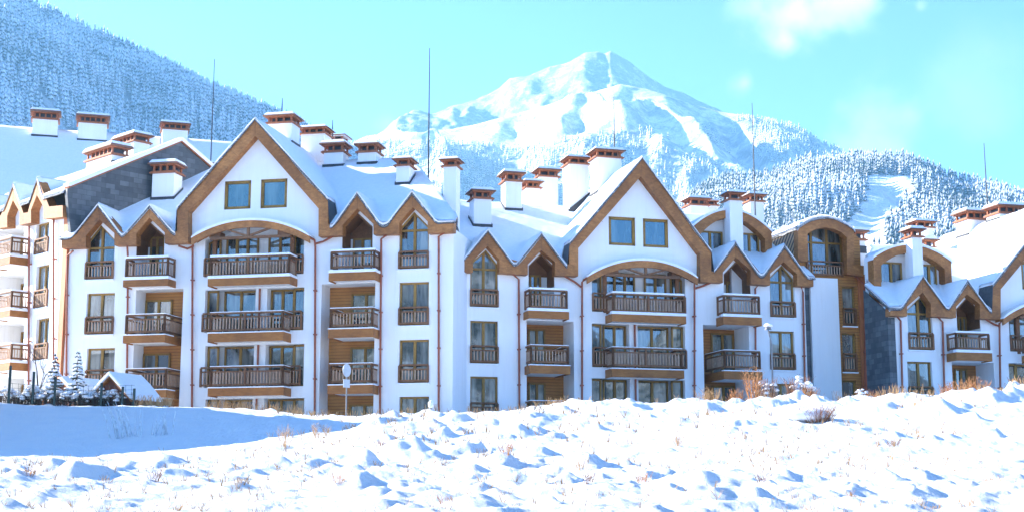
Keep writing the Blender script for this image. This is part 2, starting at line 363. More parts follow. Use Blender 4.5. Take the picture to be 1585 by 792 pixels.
# ------------------------------------------------------------------ building kit
class Bld:
    def __init__(s, name, label, pxc, depth, thd, zb=5.0, group='wings of the snowy apartment complex'):
        r = ray(pxc, 620); s.P0 = np.array([r[0]/r[1]*depth, depth, 0.]); s.th = R(thd); s.zb = zb
        s.n = np.array([math.sin(s.th), -math.cos(s.th), 0]); s.t = np.array([math.cos(s.th), math.sin(s.th), 0])
        s.o = empty(name, (s.P0[0], s.P0[1], zb), s.th); tag(s.o, label, 'building', group)
    def uz(s, x, y, w=0.):
        r = ray(x, y); k = (np.dot(s.P0, s.n)+w)/np.dot(r, s.n); p = k*r
        return float(np.dot(p-s.P0, s.t)), float(p[2]+EYE-s.zb)
    def poly(s, pts, w=0.): return [s.uz(x, y, w) for x, y in pts]
    def world(s, u, y, z):
        p = s.P0+s.t*u-s.n*y; return p[0], p[1], z+s.zb
    def rayloc(s, x, y):                              # sight line in local coordinates: origin, direction
        r = ray(x, y); O = np.array([0, 0, EYE-s.zb])
        return (np.array([np.dot(-s.P0, s.t), -np.dot(-s.P0, s.n), O[2]]), np.array([np.dot(r, s.t), -np.dot(r, s.n), r[2]]))
    # ---- wall sheet with real openings and their reveals
    def wall(s, top, holes, zbot=-1.5, back=12., depths=None, m=None):
        u0, u1 = top[0][0], top[-1][0]
        outer = [(u0, zbot)]+list(top)+[(u1, zbot)]
        mb = MB(); loops = [outer]+[h for h, d in holes]
        allp = [p for l in loops for p in l]
        tri = tessellate_polygon([[Vector((p[0], p[1], 0)) for p in l] for l in loops])
        mb.add([(p[0], 0, p[1]) for p in allp], tri)
        for h, d in holes:
            n = len(h)
            mb.add([(p[0], 0, p[1]) for p in h]+[(p[0], d, p[1]) for p in h], [(i, (i+1) % n, n+(i+1) % n, n+i) for i in range(n)])
        for (u, z) in (top[0], top[-1]):
            mb.add([(u, 0, zbot), (u, back, zbot), (u, back, z), (u, 0, z)], [(0, 1, 2, 3)])
        zl = min(top[0][1], top[-1][1])
        mb.add([(u0, back, zbot), (u1, back, zbot), (u1, back, zl), (u0, back, zl)], [(0, 1, 2, 3)])
        return mb.build('wall', m or M_STUCCO, s.o)
    def railing(s, segs, z0, z1, parent, sp=.165, thick=.06):
        mb = MB()
        for (a, b_) in segs:
            a = Vector(a); b_ = Vector(b_); L = (b_-a).length; H = z1-z0
            def P(p, z): return (p.x, p.y, z)
            mb.bar(P(a, z1-.04), P(b_, z1-.04), .12, .08)
            mb.bar(P(a, z1-.25), P(b_, z1-.25), .05, .07)
            mb.bar(P(a, z0+.08), P(b_, z0+.08), .05, .10)
            n = max(2, int(round(L/sp)))
            for i in range(n+1):
                p = a+(b_-a)*(i/n)
                if i in (0, n) or (L > 2.6 and i == n//2): mb.bar(P(p, z0), P(p, z1-.06), .10, .10, (0, 1, 0))
                else:
                    mb.cur = 1; (mb.box(p.x-.027, p.x+.027, p.y-.014, p.y+.014, z0+.1, z1-.25) if abs((b_-a).x) > abs((b_-a).y) else mb.box(p.x-.014, p.x+.014, p.y-.027, p.y+.027, z0+.1, z1-.25)); mb.cur = 0
        return mb.build('railing', [M_RAIL, M_BALU], parent)
    # ---- window: frame mesh with pane child; poly in local (u,z)
    def window(s, poly, y, panes=2, hbar=None, gm=None, rail=None, parent=None, fw=.09, splits=None):
        us = [p[0] for p in poly]; zs = [p[1] for p in poly]; u0, u1, z0, z1 = min(us), max(us), min(zs), max(zs)
        mb = MB(); n = len(poly)
        cx_ = sum(us)/n; cz_ = (z0+z1)/2
        for i in range(n):
            a = poly[i]; b_ = poly[(i+1) % n]
            mx_, mz_ = (a[0]+b_[0])/2, (a[1]+b_[1])/2; dx, dz = b_[0]-a[0], b_[1]-a[1]; l = math.hypot(dx, dz)
            if l < .03: continue
            nx_, nz_ = -dz/l, dx/l
            if nx_*(cx_-mx_)+nz_*(cz_-mz_) < 0: nx_, nz_ = -nx_, -nz_
            o = fw/2
            mb.bar((a[0]+nx_*o, y, a[1]+nz_*o), (b_[0]+nx_*o, y, b_[1]+nz_*o), .09, fw, (nx_, 0, nz_))
        def top_at(u):
            best = z1
            for i in range(n):
                a = poly[i]; b_ = poly[(i+1) % n]
                if abs(a[0]-b_[0]) > .01 and min(a[0], b_[0]) <= u <= max(a[0], b_[0]):
                    z = a[1]+(b_[1]-a[1])*(u-a[0])/(b_[0]-a[0])
                    if z > (z0+z1)/2: best = z
            return best
        fr = splits if splits is not None else [i/panes for i in range(1, panes)]
        for q in fr:
            u = u0+(u1-u0)*q; mb.box(u-.065, u+.065, y-.05, y+.045, z0, top_at(u)-.02)
        if hbar is not None: mb.box(u0, u1, y-.052, y+.04, hbar-.05, hbar+.05)
        o = mb.build('window', M_FRAME, parent or s.o)
        pm = MB(); t = tessellate_polygon([[Vector((p[0], p[1], 0)) for p in poly]])
        pm.add([(p[0], y+.02, p[1]) for p in poly], t); pm.build('pane', gm or M_GLASS, o)
        if rail:
            r0, r1 = rail; s.railing([((u0+.03, -.04, 0), (u1-.03, -.04, 0))], r0, r1, o)
            sb = MB(); sb.box(u0-.06, u1+.06, -.09, .12, z0-.07, z0-.002); sb.build('sill', M_SNOW, o)
        return o
    def hole(s, x0, y0, x1, y1, peak=None, inset=0):
        """pixel rectangle (optionally gabled) -> local polygon, squared up"""
        a = s.uz(x0, y0); b_ = s.uz(x1, y0); c = s.uz((x0+x1)/2, y1)
        zt = (a[1]+b_[1])/2; zb_ = c[1]
        P = [(a[0], zb_), (b_[0], zb_), (b_[0], zt)]
        if peak: P.append((s.uz(*peak)[0], s.uz(*peak)[1]))
        return P+[(a[0], zt)]
    def fascia(s, top, bot, w=.5):
        T = s.poly(top, w); B = s.poly(bot, w); mb = MB(); mb.prism(T+B, -w, 0); mb.cur = 1
        pk = lambda Q: [Q[i] for i in range(1, len(Q)-1) if Q[i][1] > Q[i-1][1]+.3 and Q[i][1] > Q[i+1][1]+.3]
        for a in pk(T):
            c = min(pk(B), key=lambda q: abs(q[0]-a[0]))
            mb.bar((a[0], -w-.002, a[1]-.03), (c[0], -w-.002, c[1]+.03), .012, .02, (1, 0, 0))
        k = T+B; n = len(k)
        for i in range(n):
            a, c = k[i], k[(i+1) % n]; L_ = math.hypot(a[0]-c[0], a[1]-c[1])
            if i < len(T)-1 and L_ > 3 and abs(a[0]-c[0]) > 1:
                d = ((c[0]-a[0])/L_, (c[1]-a[1])/L_); m = int(L_/2.3)
                for q in range(1, m+1):
                    u = a[0]+d[0]*L_*q/(m+1); zz = a[1]+d[1]*L_*q/(m+1); mb.bar((u+d[1]*.03, -w-.002, zz-d[0]*.03), (u+d[1]*.62, -w-.002, zz-d[0]*.62), .01, .015, (d[0], 0, d[1]))
        mb.build('fascia', [M_WOOD, M_SOFF], s.o); return T
    def pipe(s, pts, w=.12, r=.055, name='drainpipe'):
        mb = MB(); P = []
        for (x, y, ww) in pts:
            u, z = s.uz(x, y, ww); P.append((u, -ww, z))
        mb.tube(P, r, 8); 
        for (a, b_) in zip(P[:-1], P[1:]):
            if abs(a[2]-b_[2]) > 2.2:
                k = int(abs(a[2]-b_[2])/2.2)
                for i in range(1, k+1):
                    q = Vector(a).lerp(Vector(b_), i/(k+1)); mb.box(q.x-.075, q.x+.075, q.y-.075, 0, q.z-.03, q.z+.03)
        return mb.build(name, M_PIPE, s.o, smooth=False)
    def balcony(s, x0, x1, ry0, ry1, sy0, sy1, w=.95, back=.0, full=True, deep=None, sides=(True, True)):
        """front face given in pixels at plane w: rail ry0..ry1, slab board sy0..sy1"""
        xm = (x0+x1)/2
        u0 = s.uz(x0, ry1, w)[0]; u1 = s.uz(x1, ry1, w)[0]
        zr1 = s.uz(xm, ry0, w)[1]; zr0 = s.uz(xm, ry1, w)[1]; zs1 = s.uz(xm, sy0, w)[1]; zs0 = s.uz(xm, sy1, w)[1]
        yb = back
        mb = MB(); e = .10
        mb.box(u0-e, u1+e, -w-e, -w-e+.06, zs0, zs1)
        mb.box(u0-e, u0-e+.06, -w-e+.06, yb, zs0, zs1); mb.box(u1+e-.06, u1+e, -w-e+.06, yb, zs0, zs1)
        o = mb.build('balcony', M_SLABW, s.o)
        c = MB(); c.box(u0-e+.063, u1+e-.063, -w-e+.063, yb, zs0+.06, zs1-.04); c.build('slab', M_STUCCO, o)
        segs = [((u0, -w, 0), (u1, -w, 0))]
        if sides[0]: segs.append(((u0, -w, 0), (u0, yb-.03, 0)))
        if sides[1]: segs.append(((u1, -w, 0), (u1, yb-.03, 0)))
        s.railing(segs, max(zr0, zs1+.02), zr1, o)
        h = .05 if not full else .13
        sm = MB(); sm.box(u0-.05, u1+.05, -w-.07, -w+.08, zr1, zr1+h*.8)
        for uu in (u0, u1): sm.box(uu-.07, uu+.07, -w+.08, yb, zr1, zr1+h*.7)
        sm.box(u0-e-.02, u1+e+.02, -w-e-.02, -w+.18, zs1-.01, zs1+(.14 if full else .045)); sm.box(u1-.1, u1+e+.02, -w+.18, min(yb, -.01), zs1-.01, zs1+(.12 if full else .05))
        sm.build('snow', M_SNOW, o, bevel=.02)
        return o, (u0, u1, zs0, zs1, zr0, zr1)
    # ---- roof height field
    def roof(s, U0, U1, comps, yb0=-.55, yb1=13., du=.13, dy=.17, keys=(), hard=(), trim=None, name='roof', thick=.14, minz=-99, clip=None):
        s.rcomps = (comps, hard)
        kk = [k for k in keys if U0+.02 < k < U1-.02]; us = sorted([q for q in list(np.arange(U0, U1-.03, du))+[U1] if all(abs(q-k) > .03 for k in kk) or q in (U0, U1)]+kk)
        us = np.array(us); keep = [us[0]]
        for q in us[1:]:
            if q-keep[-1] > .02: keep.append(q)
        us = np.array(keep); ys = np.concatenate([[yb0], np.arange(yb0+.08, yb1, dy), [yb1]])
        UU, YY = np.meshgrid(us, ys)
        Z = s.H(UU, YY)
        if clip is not None: Z = np.where(clip(UU, YY), -99., Z)
        und = .10*fbm(UU*.7, YY*.7, 5, 3)+.05*fbm(UU*3, YY*3, 6, 3)
        S = Z+und
        S[0, :] -= .07; S[-1, :] -= .07; S[:, 0] -= .07; S[:, -1] -= .07
        idx = np.arange(Z.size).reshape(Z.shape)
        q = np.stack([idx[:-1, :-1], idx[:-1, 1:], idx[1:, 1:], idx[1:, :-1]], -1).reshape(-1, 4)
        zc = Z.ravel()[q]; ok = zc.min(1) > minz
        q = q[ok]; zc = zc[ok]
        steep = (zc.max(1)-zc.min(1)) > .75
        def emit(Zs, faces, nm, m, parent, sk, smooth):
            V = [tuple(p) for p in np.stack([UU, YY, Zs], -1).reshape(-1, 3)]
            # skirt on open edges
            from collections import Counter
            cnt = {}
            for f in faces:
                for a, b_ in ((f[0], f[1]), (f[1], f[2]), (f[2], f[3]), (f[3], f[0])):
                    k = (min(a, b_), max(a, b_)); cnt[k] = None if k in cnt else (a, b_)
            fl = [tuple(f) for f in faces]; mp = {}
            for k, e_ in cnt.items():
                if e_ is None: continue
                a, b_ = e_; r_ = []
                for c_ in (b_, a):
                    if c_ not in mp: mp[c_] = len(V); V.append((V[c_][0], V[c_][1], V[c_][2]-sk*(.75+.7*float(vnoise(V[c_][0]*1.7, V[c_][1]*1.7, 9)))))
                    r_.append(mp[c_])
                fl.append((a, b_, r_[0], r_[1]))
            Va = np.array(V); used = np.unique(np.array(fl).ravel()); rm = -np.ones(len(Va), int); rm[used] = np.arange(len(used))
            return np_mesh(nm, Va[used], rm[np.array(fl)], m, smooth, parent)
        ro = emit(Z-thick, q, name, M_ROOF, s.o, .12, False)
        sn = emit(S, q[~steep], 'snow', M_SNOW, ro, thick+.02, False)
        return ro
    def H(s, U, Y):
        comps, hard = s.rcomps
        Z = None; k = .05
        for c in comps:
            z = c(U, Y); Z = z if Z is None else np.where(np.abs(Z-z) < .6, k*np.log(np.exp((Z-6)/k)+np.exp((z-6)/k))+6, np.maximum(Z, z))
        for c in hard: Z = np.maximum(Z, c(U, Y))
        return Z
    def hit(s, x, y, ymax=13):
        O, d = s.rayloc(x, y); k0 = (-.5-O[1])/d[1]
        for i in range(4000):
            p = O+d*(k0+i*.005)
            if p[1] > ymax: return None
            if float(s.H(np.array([p[0]]), np.array([p[1]]))[0]) > p[2]: return p
        return None
    def chimney(s, x0, x1, ytop, yband, ybase, yd=None, sside=1, dz=1.0, lit=True, zdown=2.6, capw=.13, label=None):
        """x0..x1 body in pixels incl. the visible side; ytop snow top; yband bottom of the tile band; ybase foot"""
        xm = (x0+x1)/2
        if yd is None:
            p = s.hit(xm, ybase); yd = p[1] if p is not None else 6.
            if p is not None and (yd < .1): yd = 1.
        w = -yd; depth = dz
        tl = s.uz(x0, yband, w); tr = s.uz(x1, yband, w); bz = s.uz(xm, ybase, w)[1]
        side = depth*abs(math.tan(-s.th)+(CX-xm)/F_PX)   # part of the width that is the side face
        u0, u1 = tl[0], tr[0]
        if sside > 0: u1 -= side*.9
        else: u0 += side*.9
        if u1-u0 < .5: c_ = (u0+u1)/2; u0, u1 = c_-.35, c_+.35
        zb_ = (tl[1]+tr[1])/2; zt = s.uz(xm, ytop, w)[1]
        y0, y1 = yd, yd+depth
        mb = MB(); mb.box(u0, u1, y0, y1, min(bz-zdown, zb_-.5), zb_); o = mb.build('chimney', M_STUCCO, s.o, bevel=.015)
        if label: o['label'] = label
        H = max(.45, zt-zb_); e = capw; sn = min(.16, H*.22)
        b1 = MB(); hb = H*.17; b1.box(u0-e, u1+e, y0-e, y1+e, zb_, zb_+hb*.55); b1.box(u0-e*.5, u1+e*.5, y0-e*.5, y1+e*.5, zb_+hb*.55, zb_+hb)
        zg = zb_+hb; zg1 = zb_+H*.56
        nu = max(2, int((u1-u0)/.42)+1); ny = 2
        for i in range(nu):
            for yy in (y0+.07, y1-.07):
                uu = u0+.07+(u1-u0-.14)*i/(nu-1); b1.box(uu-.05, uu+.05, yy-.05, yy+.05, zg-.003, zg1)
        b1.box(u0-e*.7, u1+e*.7, y0-e*.7, y1+e*.7, zg1, zg1+.07)
        b1.build('tile_band', M_CAP, o)
        fl = MB(); fl.box(u0+.2, u1-.2, y0+.2, y1-.2, zg-.002, zg1-.002); fl.build('flue', M_DARK, o)
        b2 = MB(); zc = zt-sn
        b2.add([(u0-e*1.7, y0-e*1.7, zg1+.072), (u1+e*1.7, y0-e*1.7, zg1+.072), (u1+e*1.7, y1+e*1.7, zg1+.072), (u0-e*1.7, y1+e*1.7, zg1+.072),
                (u0-e*1.4, y0-e*1.4, zc), (u1+e*1.4, y0-e*1.4, zc), (u1+e*1.4, y1+e*1.4, zc), (u0-e*1.4, y1+e*1.4, zc)],
               [(0, 3, 2, 1), (4, 5, 6, 7), (0, 1, 5, 4), (1, 2, 6, 5), (2, 3, 7, 6), (3, 0, 4, 7)])
        b2.build('cap', M_CAPD, o)
        b3 = MB(); q = e*1.45; zz = zc-.01; k = .13
        b3.add([(u0-q, y0-q, zz), (u1+q, y0-q, zz), (u1+q, y1+q, zz), (u0-q, y1+q, zz), (u0-q+k, y0-q+k, zt+.03), (u1+q-k, y0-q+k, zt+.03), (u1+q-k, y1+q-k, zt+.03), (u0-q+k, y1+q-k, zt+.03)],
               [(0, 3, 2, 1), (4, 5, 6, 7), (0, 1, 5, 4), (1, 2, 6, 5), (2, 3, 7, 6), (3, 0, 4, 7)])
        b3.build('snow', M_SNOW, o, bevel=.04)
        # flashing collar that follows the roof round the stack
        if hasattr(s, 'rcomps') and ybase is not None:
            c_ = [(u0-.05, y0-.05), (u1+.05, y0-.05), (u1+.05, y1+.05), (u0-.05, y1+.05)]
            hz = [float(s.H(np.array([a]), np.array([b_]))[0]) for a, b_ in c_]
            if max(hz) < zb_-.15:
                fm = MB(); 
                for i in (0, 1, 3):
                    a = c_[i]; b_ = c_[(i+1) % 4]
                    fm.add([(a[0], a[1], hz[i]-.3), (b_[0], b_[1], hz[(i+1) % 4]-.3), (b_[0], b_[1], hz[(i+1) % 4]+.14), (a[0], a[1], hz[i]+.14)], [(0, 1, 2, 3)])
                fm.build('flashing', M_DARK, o)
        return o
    def rod(s, x, y0, y1, yd):
        u, z1 = s.uz(x, y0, -yd); _, z0 = s.uz(x, y1, -yd)
        mb = MB(); mb.tube([(u, yd, z0-1.5), (u, yd, z0+(z1-z0)*.5), (u, yd, z1)], .05, 6, .02); return mb.build('lightning_rod', M_DARK, s.o)

def main_slope(ze, y0, yr, slope):                   # ridge parallel to the facade
    return lambda U, Y: ze+slope*np.where(Y < yr, Y-y0, 2*yr-Y-y0)
def gable(uc, zp, sl, hw=99, ya=-1, yb=99, base=-50):
    return lambda U, Y: np.where((np.abs(U-uc) <= hw) & (Y >= ya) & (Y <= yb), zp-sl*np.abs(U-uc), base)
def gable2(P, Wn, ya=-1, yb=99, hard=True):          # from outer points left base, peak, right base in (u,z)
    (a, b_, c) = P; s1 = (b_[1]-a[1])/(b_[0]-a[0]); s2 = (b_[1]-c[1])/(c[0]-b_[0])
    def f(U, Y):
        z = np.where(U < b_[0], b_[1]-s1*(b_[0]-U), b_[1]-s2*(U-b_[0]))
        if hard: z = np.where((U >= a[0]-1e-4) & (U <= c[0]+1e-4) & (Y >= ya) & (Y <= yb), z, -50)
        return z
    return f
def arch_roof(uc, zp, hw, drop, ya, yb):             # barrel roof
    return lambda U, Y: np.where((np.abs(U-uc) <= hw) & (Y >= ya) & (Y <= yb), zp-drop*((U-uc)/hw)**2, -50)

SN = .13      # snow blanket thickness

def central_bay(b, ox0, ox1, rows, arch, pier, pipex, mir):
    """the big arched bay in a gable: rows = (ytop, ybottom of opening) per storey; returns holes"""
    pass

# ================================================================== building A (gable on the left of the picture)
A = Bld('apartment_building', 'white chalet block with tall brown gable peak left of centre', 390, 71, -12.25)
tA = [(95, 367), (118, 363), (152, 316), (190, 359), (197, 359), (232, 317), (270, 358), (274, 358), (274, 322), (395, 184), (508, 308), (508, 347), (519, 345), (553, 297), (588, 345), (601, 344), (638, 296), (674, 341), (702, 341)]
bA = [(702, 359), (662, 361), (662, 343), (639, 321), (618, 345), (618, 362), (578, 363), (578, 347), (553, 323), (530, 349), (530, 364), (493, 366), (493, 323), (395, 211), (291, 328), (291, 376), (255, 377), (255, 360), (231, 337), (211, 362), (211, 379), (177, 380), (177, 361), (154, 340), (133, 365), (133, 383), (95, 384)]
TA = A.fascia(tA, bA)
holes = []; todo = []
def H_(b, holes, x0, y0, x1, y1, d=.28, peak=None):
    p = b.hole(x0, y0, x1, y1, peak); holes.append((p, d)); return p
def win_col(b, holes, todo, x0, x1, rows):
    """rows: (ytop, ybottom, railtop or None, peak or None, hbar or None)"""
    for (yt, yb_, ra, pk, hb) in rows:
        p = H_(b, holes, x0, yt, x1, yb_, .28, pk)
        z = lambda q: b.uz((x0+x1)/2, q)[1]
        rail = (p[0][1]+.03, z(ra)) if ra else None
        todo.append(lambda p=p, rail=rail, hb=hb: b.window(p, .2, 2, z(hb) if hb else None, rail=rail))
win_col(A, holes, todo, 135, 178, [(372, 432, 404, (155, 347), 383), (453, 517, 489, None, None), (538, 602, 571, None, None)])
win_col(A, holes, todo, 618, 664, [(352, 416, 388, (640, 327), 356), (436, 503, 474, None, None), (525, 592, 563, None, None), (613, 660, None, None, None)])
# attic windows
def attic(b, holes, todo, x0, y0, x1, y1):
    p = H_(b, holes, x0, y0, x1, y1, .16); todo.append(lambda p=p: b.window(p, .10, 1, gm=M_BGLASS, fw=.15))
attic(A, holes, todo, 348, 280, 389, 324); attic(A, holes, todo, 404, 277, 445, 322)

def loggia(b, holes, todo, x0, x1, yt, yb_, depth, wood_span, win_span, pk=None, wy=(None, None), rails=None, backm=None, floors=()):
    """an open recess: hole + back wall with wood panel and glazed door; spans are fractions of the width"""
    p = H_(b, holes, x0, yt, x1, yb_, depth, pk)
    def f():
        u0, u1, z0, z1 = p[0][0], p[1][0], p[0][1], max(q[1] for q in p)
        mb = MB(); mb.box(u0-.05, u1+.05, depth, depth+.1, z0, z1+.05); bw = mb.build('back_wall', backm or M_CLAD, b.o)
        if wood_span[1] < 0:
            bw.data.materials[0] = M_STUCCO
        if pk:
            pkp = p[3]; sh = p[2][1]; m2 = MB(); y_ = depth
            m2.prism([(u0+.002, sh-.02), (pkp[0], pkp[1]-.01), (u1-.002, sh-.02), (u1-.002, sh-.12), (pkp[0], pkp[1]-.13), (u0+.002, sh-.12)], .02, y_-.002)
            m2.prism([(u0+.01, sh-.35), (u0+.01, sh-.03), (pkp[0], pkp[1]-.02), (u1-.01, sh-.03), (u1-.01, sh-.35)], y_-.06, y_-.01); m2.box(u0+.003, u0+.03, .02, y_-.06, sh-1.0, sh-.1); m2.box(u1-.03, u1-.003, .02, y_-.06, sh-1.0, sh-.1)
            m2.build('soffit', M_SOFF, b.o)
        for (a0, a1) in floors:
            za = b.uz((x0+x1)/2, a0)[1]; zb_ = b.uz((x0+x1)/2, a1)[1]
            wa = u0+(u1-u0)*win_span[0]; wb = u0+(u1-u0)*win_span[1]
            b.window([(wa, zb_), (wb, zb_), (wb, za), (wa, za)], depth-.05, 2)
    todo.append(f); return p
# left loggia stack (dormer 2) and right one (dormer 3)
loggia(A, holes, todo, 212, 255, 365, 432, 1.3, (0, -1), (.1, .62), (231, 343), floors=[(360, 432)])
loggia(A, holes, todo, 211, 284, 447, 660, 1.1, (.7, 1), (.01, .59), floors=[(459, 519), (543, 604)])
loggia(A, holes, todo, 530, 577, 352, 420, 1.3, (0, -1), (.1, .75), (553, 329), floors=[(362, 420)])
loggia(A, holes, todo, 498, 581, 438, 660, 1.25, (0, .5), (.42, .98), floors=[(449, 508), (533, 596), (623, 660)])

def bay(b, holes, todo, x0, x1, ysh, arc, rows, pier, pipex, ground):
    # arched top storey
    u0, z_ = b.uz(x0, ysh); u1, _ = b.uz(x1, ysh); z0 = b.uz((x0+x1)/2, rows[0][1])[1]; zsh = b.uz((x0+x1)/2, ysh)[1]; zt = b.uz((x0+x1)/2, arc)[1]
    p = [(u0, z0), (u1, z0), (u1, zsh)]
    for i in range(1, 12):
        t = i/12; p.append((u1+(u0-u1)*t, zsh+(zt-zsh)*math.sin(math.pi*t)))
    p.append((u0, zsh)); holes.append((p, .7))
    mid = (u0+u1)/2
    def f():
        # glazing of arched storey: side lights + paired doors, pale wall between
        mb = MB(); mb.box(u0-.05, u1+.05, .7, .78, z0, zt+.05); mb.build('back_wall', M_STUCCO, b.o)
        wd = u1-u0
        zz = zsh+(zt-zsh)*.25
        b.window([(u0, z0), (u0+wd*.13, z0), (u0+wd*.13, zz), (u0, zsh-.1)], .45, 1)
        b.window([(u1-wd*.13, z0), (u1, z0), (u1, zsh-.1), (u1-wd*.13, zz)], .45, 1)
        b.window([(u0+wd*.17, z0), (u0+wd*.50, z0), (u0+wd*.50, zz), (u0+wd*.17, zz)], .6, 3)
        b.window([(u0+wd*.60, z0), (u0+wd*.84, z0), (u0+wd*.84, zz), (u0+wd*.60, zz)], .6, 2)
    todo.append(f)
    for (yt, yb_, _) in rows[1:]+ground:
        q = H_(b, holes, x0, yt, x1, yb_, .7)
        def g(q=q):
            a0, a1, c0, c1 = q[0][0], q[1][0], q[0][1], q[2][1]; pa = b.uz(pier[0], yt)[0]; pb = b.uz(pier[1], yt)[0]
            mb = MB(); mb.box(a0-.02, a1+.02, .70, .78, c0-.02, c1+.02); mb.box(pa, pb, .12, .70, c0, c1); mb.build('pier', M_STUCCO, b.o)
            b.window([(a0+.02, c0), (a0+.62, c0), (a0+.62, c1-.02), (a0+.02, c1-.02)], .30, 1)
            b.window([(a0+.80, c0), (pa-.03, c0), (pa-.03, c1-.02), (a0+.80, c1-.02)], .60, 2)
            b.window([(pb+.03, c0), (a1-.72, c0), (a1-.72, c1-.02), (pb+.03, c1-.02)], .60, 2)
            b.window([(a1-.66, c0), (a1-.02, c0), (a1-.02, c1-.02), (a1-.66, c1-.02)], .30, 1)
            pm = MB(); pu = b.uz(pipex, yt, 0)[0]; pm.tube([(pu, .05, c1+.0), (pu, .05, c0)], .055, 8); pm.build('drainpipe', M_PIPE, b.o)
        todo.append(g)
    for (yt, yb_, rl) in rows:                      # flush rails across the ends of each opening
        zr1 = b.uz((x0+x1)/2, rl)[1]; zr0 = b.uz((x0+x1)/2, yb_)[1]+.03
        todo.append(lambda zr0=zr0, zr1=zr1: b.railing([((u0+.04, -.04, 0), (u1-.04, -.04, 0))], zr0, zr1, b.o))
bay(A, holes, todo, 318, 471, 368, 346, [(0, 426, 396), (446, 512, 482), (533, 598, 566)], (392, 410), 399, [(616, 660, 0)])

wt = [(u, z-.30) for (u, z) in TA]; wt[0] = (wt[0][0]+.12, wt[0][1]); wt[-1] = (wt[-1][0]-.12, wt[-1][1])
A.wall(wt, holes)
for f in todo: f()
def canopy(b, x0, y0, x1, y1, xp, yp, w=.75, th=.36, tie=367):
    """arched timber canopy with truss over the bay"""
    a = b.uz(x0, y0, w); c = b.uz(x1, y1, w); p = b.uz(xp, yp, w); tz = b.uz(xp, tie, w)[1]; n = 22
    def arcp(off):
        out = []
        for i in range(n+1):
            t = i/n; u = a[0]+(c[0]-a[0])*t; zl = a[1]+(c[1]-a[1])*t; out.append((u, zl+(p[1]-(a[1]+c[1])/2)*(1-abs(2*t-1)**2.1)+off))
        return out
    T = arcp(0); B = arcp(-th); mb = MB(); mb.prism(T+B[::-1], -w, -w+.14)
    mb.prism([(u, z-.02) for u, z in T]+[(u, z-.14) for u, z in T][::-1], -w+.14, 0)
    o = mb.build('canopy', M_WOOD, b.o)
    m2 = MB(); uc = p[0]; hw = (c[0]-a[0])/2
    m2.box(a[0]+hw*.32, c[0]-hw*.32, -w+.02, -w+.14, tz-.07, tz+.07)
    m2.bar((uc, -w+.08, tz+.06), (uc, -w+.08, p[1]-th), .12, .12, (0, 1, 0))
    for sg in (-1, 1): m2.bar((uc+sg*.1, -w+.08, tz+.1), (uc+sg*hw*.42, -w+.08, p[1]-th-.02), .10, .10, (0, 1, 0))
    for sg in (-1, 1):
        uu = uc+sg*hw*.58; m2.box(uu-.3, uu+.3, -w+.15, 0, tz+.05, tz+.35)
        uq = uc+sg*hw*.66; m2.box(uq-.1, uq+.1, -.02+.0, .12, tz-1.9, tz+.05)
    m2.build('truss', M_RAIL, o)
    m3 = MB(); m3.prism([(u, z+.12*(1 if 0 < i < n else .4)) for i, (u, z) in enumerate(T)]+[(u, z-.01) for u, z in T][::-1], -w-.05, 0); m3.build('snow', M_SNOW, o)
    return o
canopy(A, 296, 368, 479, 365, 384, 341, tie=367)
A.balcony(195, 259, 399, 429, 432, 443, .8)
A.balcony(195, 254, 486, 515, 518, 530, .9, 1.6, full=False)
A.balcony(195, 256, 570, 600, 603, 615, .9, 1.6, full=False)
A.balcony(326, 447, 396, 427, 429, 441, .95)
A.balcony(326, 437, 482, 512, 514, 528, .95, .3, full=False)
A.balcony(326, 437, 566, 597, 599, 612, .95, .3, full=False)
A.balcony(513, 579, 388, 415, 421, 434, .85)
A.balcony(512, 576, 476, 505, 508, 522, .85, 1.7, full=False)
A.balcony(511, 575, 562, 592, 595, 609, .85, 1.7, full=False)
# pipes
A.pipe([(113, 388, .35), (104, 396, .12), (102, 640, .12)])
A.pipe([(197, 380, .35), (198, 400, .12), (196, 640, .12)])
A.pipe([(276, 380, .4), (290, 385, .14), (299, 381, .14), (299, 372, .4), (305, 367, .6)]); A.pipe([(298, 380, .14), (297, 650, .12)])
A.pipe([(478, 367, .6), (487, 372, .3), (488, 382, .14), (487, 655, .12)]); A.pipe([(515, 366, .35), (500, 374, .14), (489, 377, .12)])
A.pipe([(598, 364, .35), (590, 370, .14), (588, 655, .12)])
A.pipe([(688, 360, .35), (679, 366, .14), (679, 655, .12)])
# roof: TA indices: 2 peak1, 5 peak2, 9 big peak, 13 peak3, 16 peak4
def lvl(Tl): return sum(q[1] for q in Tl)/len(Tl)
zeA = lvl([TA[0], TA[6], TA[11], TA[-1]])+SN*.5
cmpA = [lambda U, Y: np.where(U > TA[-1][0]+.12-.28*np.maximum(Y, 0), -90, np.minimum(main_slope(zeA, -.5, 7., .68)(U, Y), zeA+.15+2.0*(TA[-1][0]+.12-.28*np.maximum(Y, 0)-U)))]
def dorm(T, i, dz=SN): return gable2([(T[i-1][0], T[i-1][1]+dz), (T[i][0], T[i][1]+dz), (T[i+1][0], T[i+1][1]+dz)], 0, yb=6, hard=True)
def dormsoft(T, i, dz=SN*.7):
    a, p, c = T[i-1], T[i], T[i+1]; sl = ((p[1]-a[1])/(p[0]-a[0])+(p[1]-c[1])/(c[0]-p[0]))/2
    return lambda U, Y: np.maximum(p[1]+dz-sl*np.abs(U-p[0]), -50)
def limit(f, u0, u1): return lambda U, Y: np.where((U >= u0) & (U <= u1), f(U, Y), -50)
for i in (2, 5, 13, 16): cmpA.append(dormsoft(TA, i))
bigA = [gable2([(TA[8][0], TA[8][1]+SN), (TA[9][0], TA[9][1]+SN), (TA[10][0], TA[10][1]+SN)], 0, yb=99)]
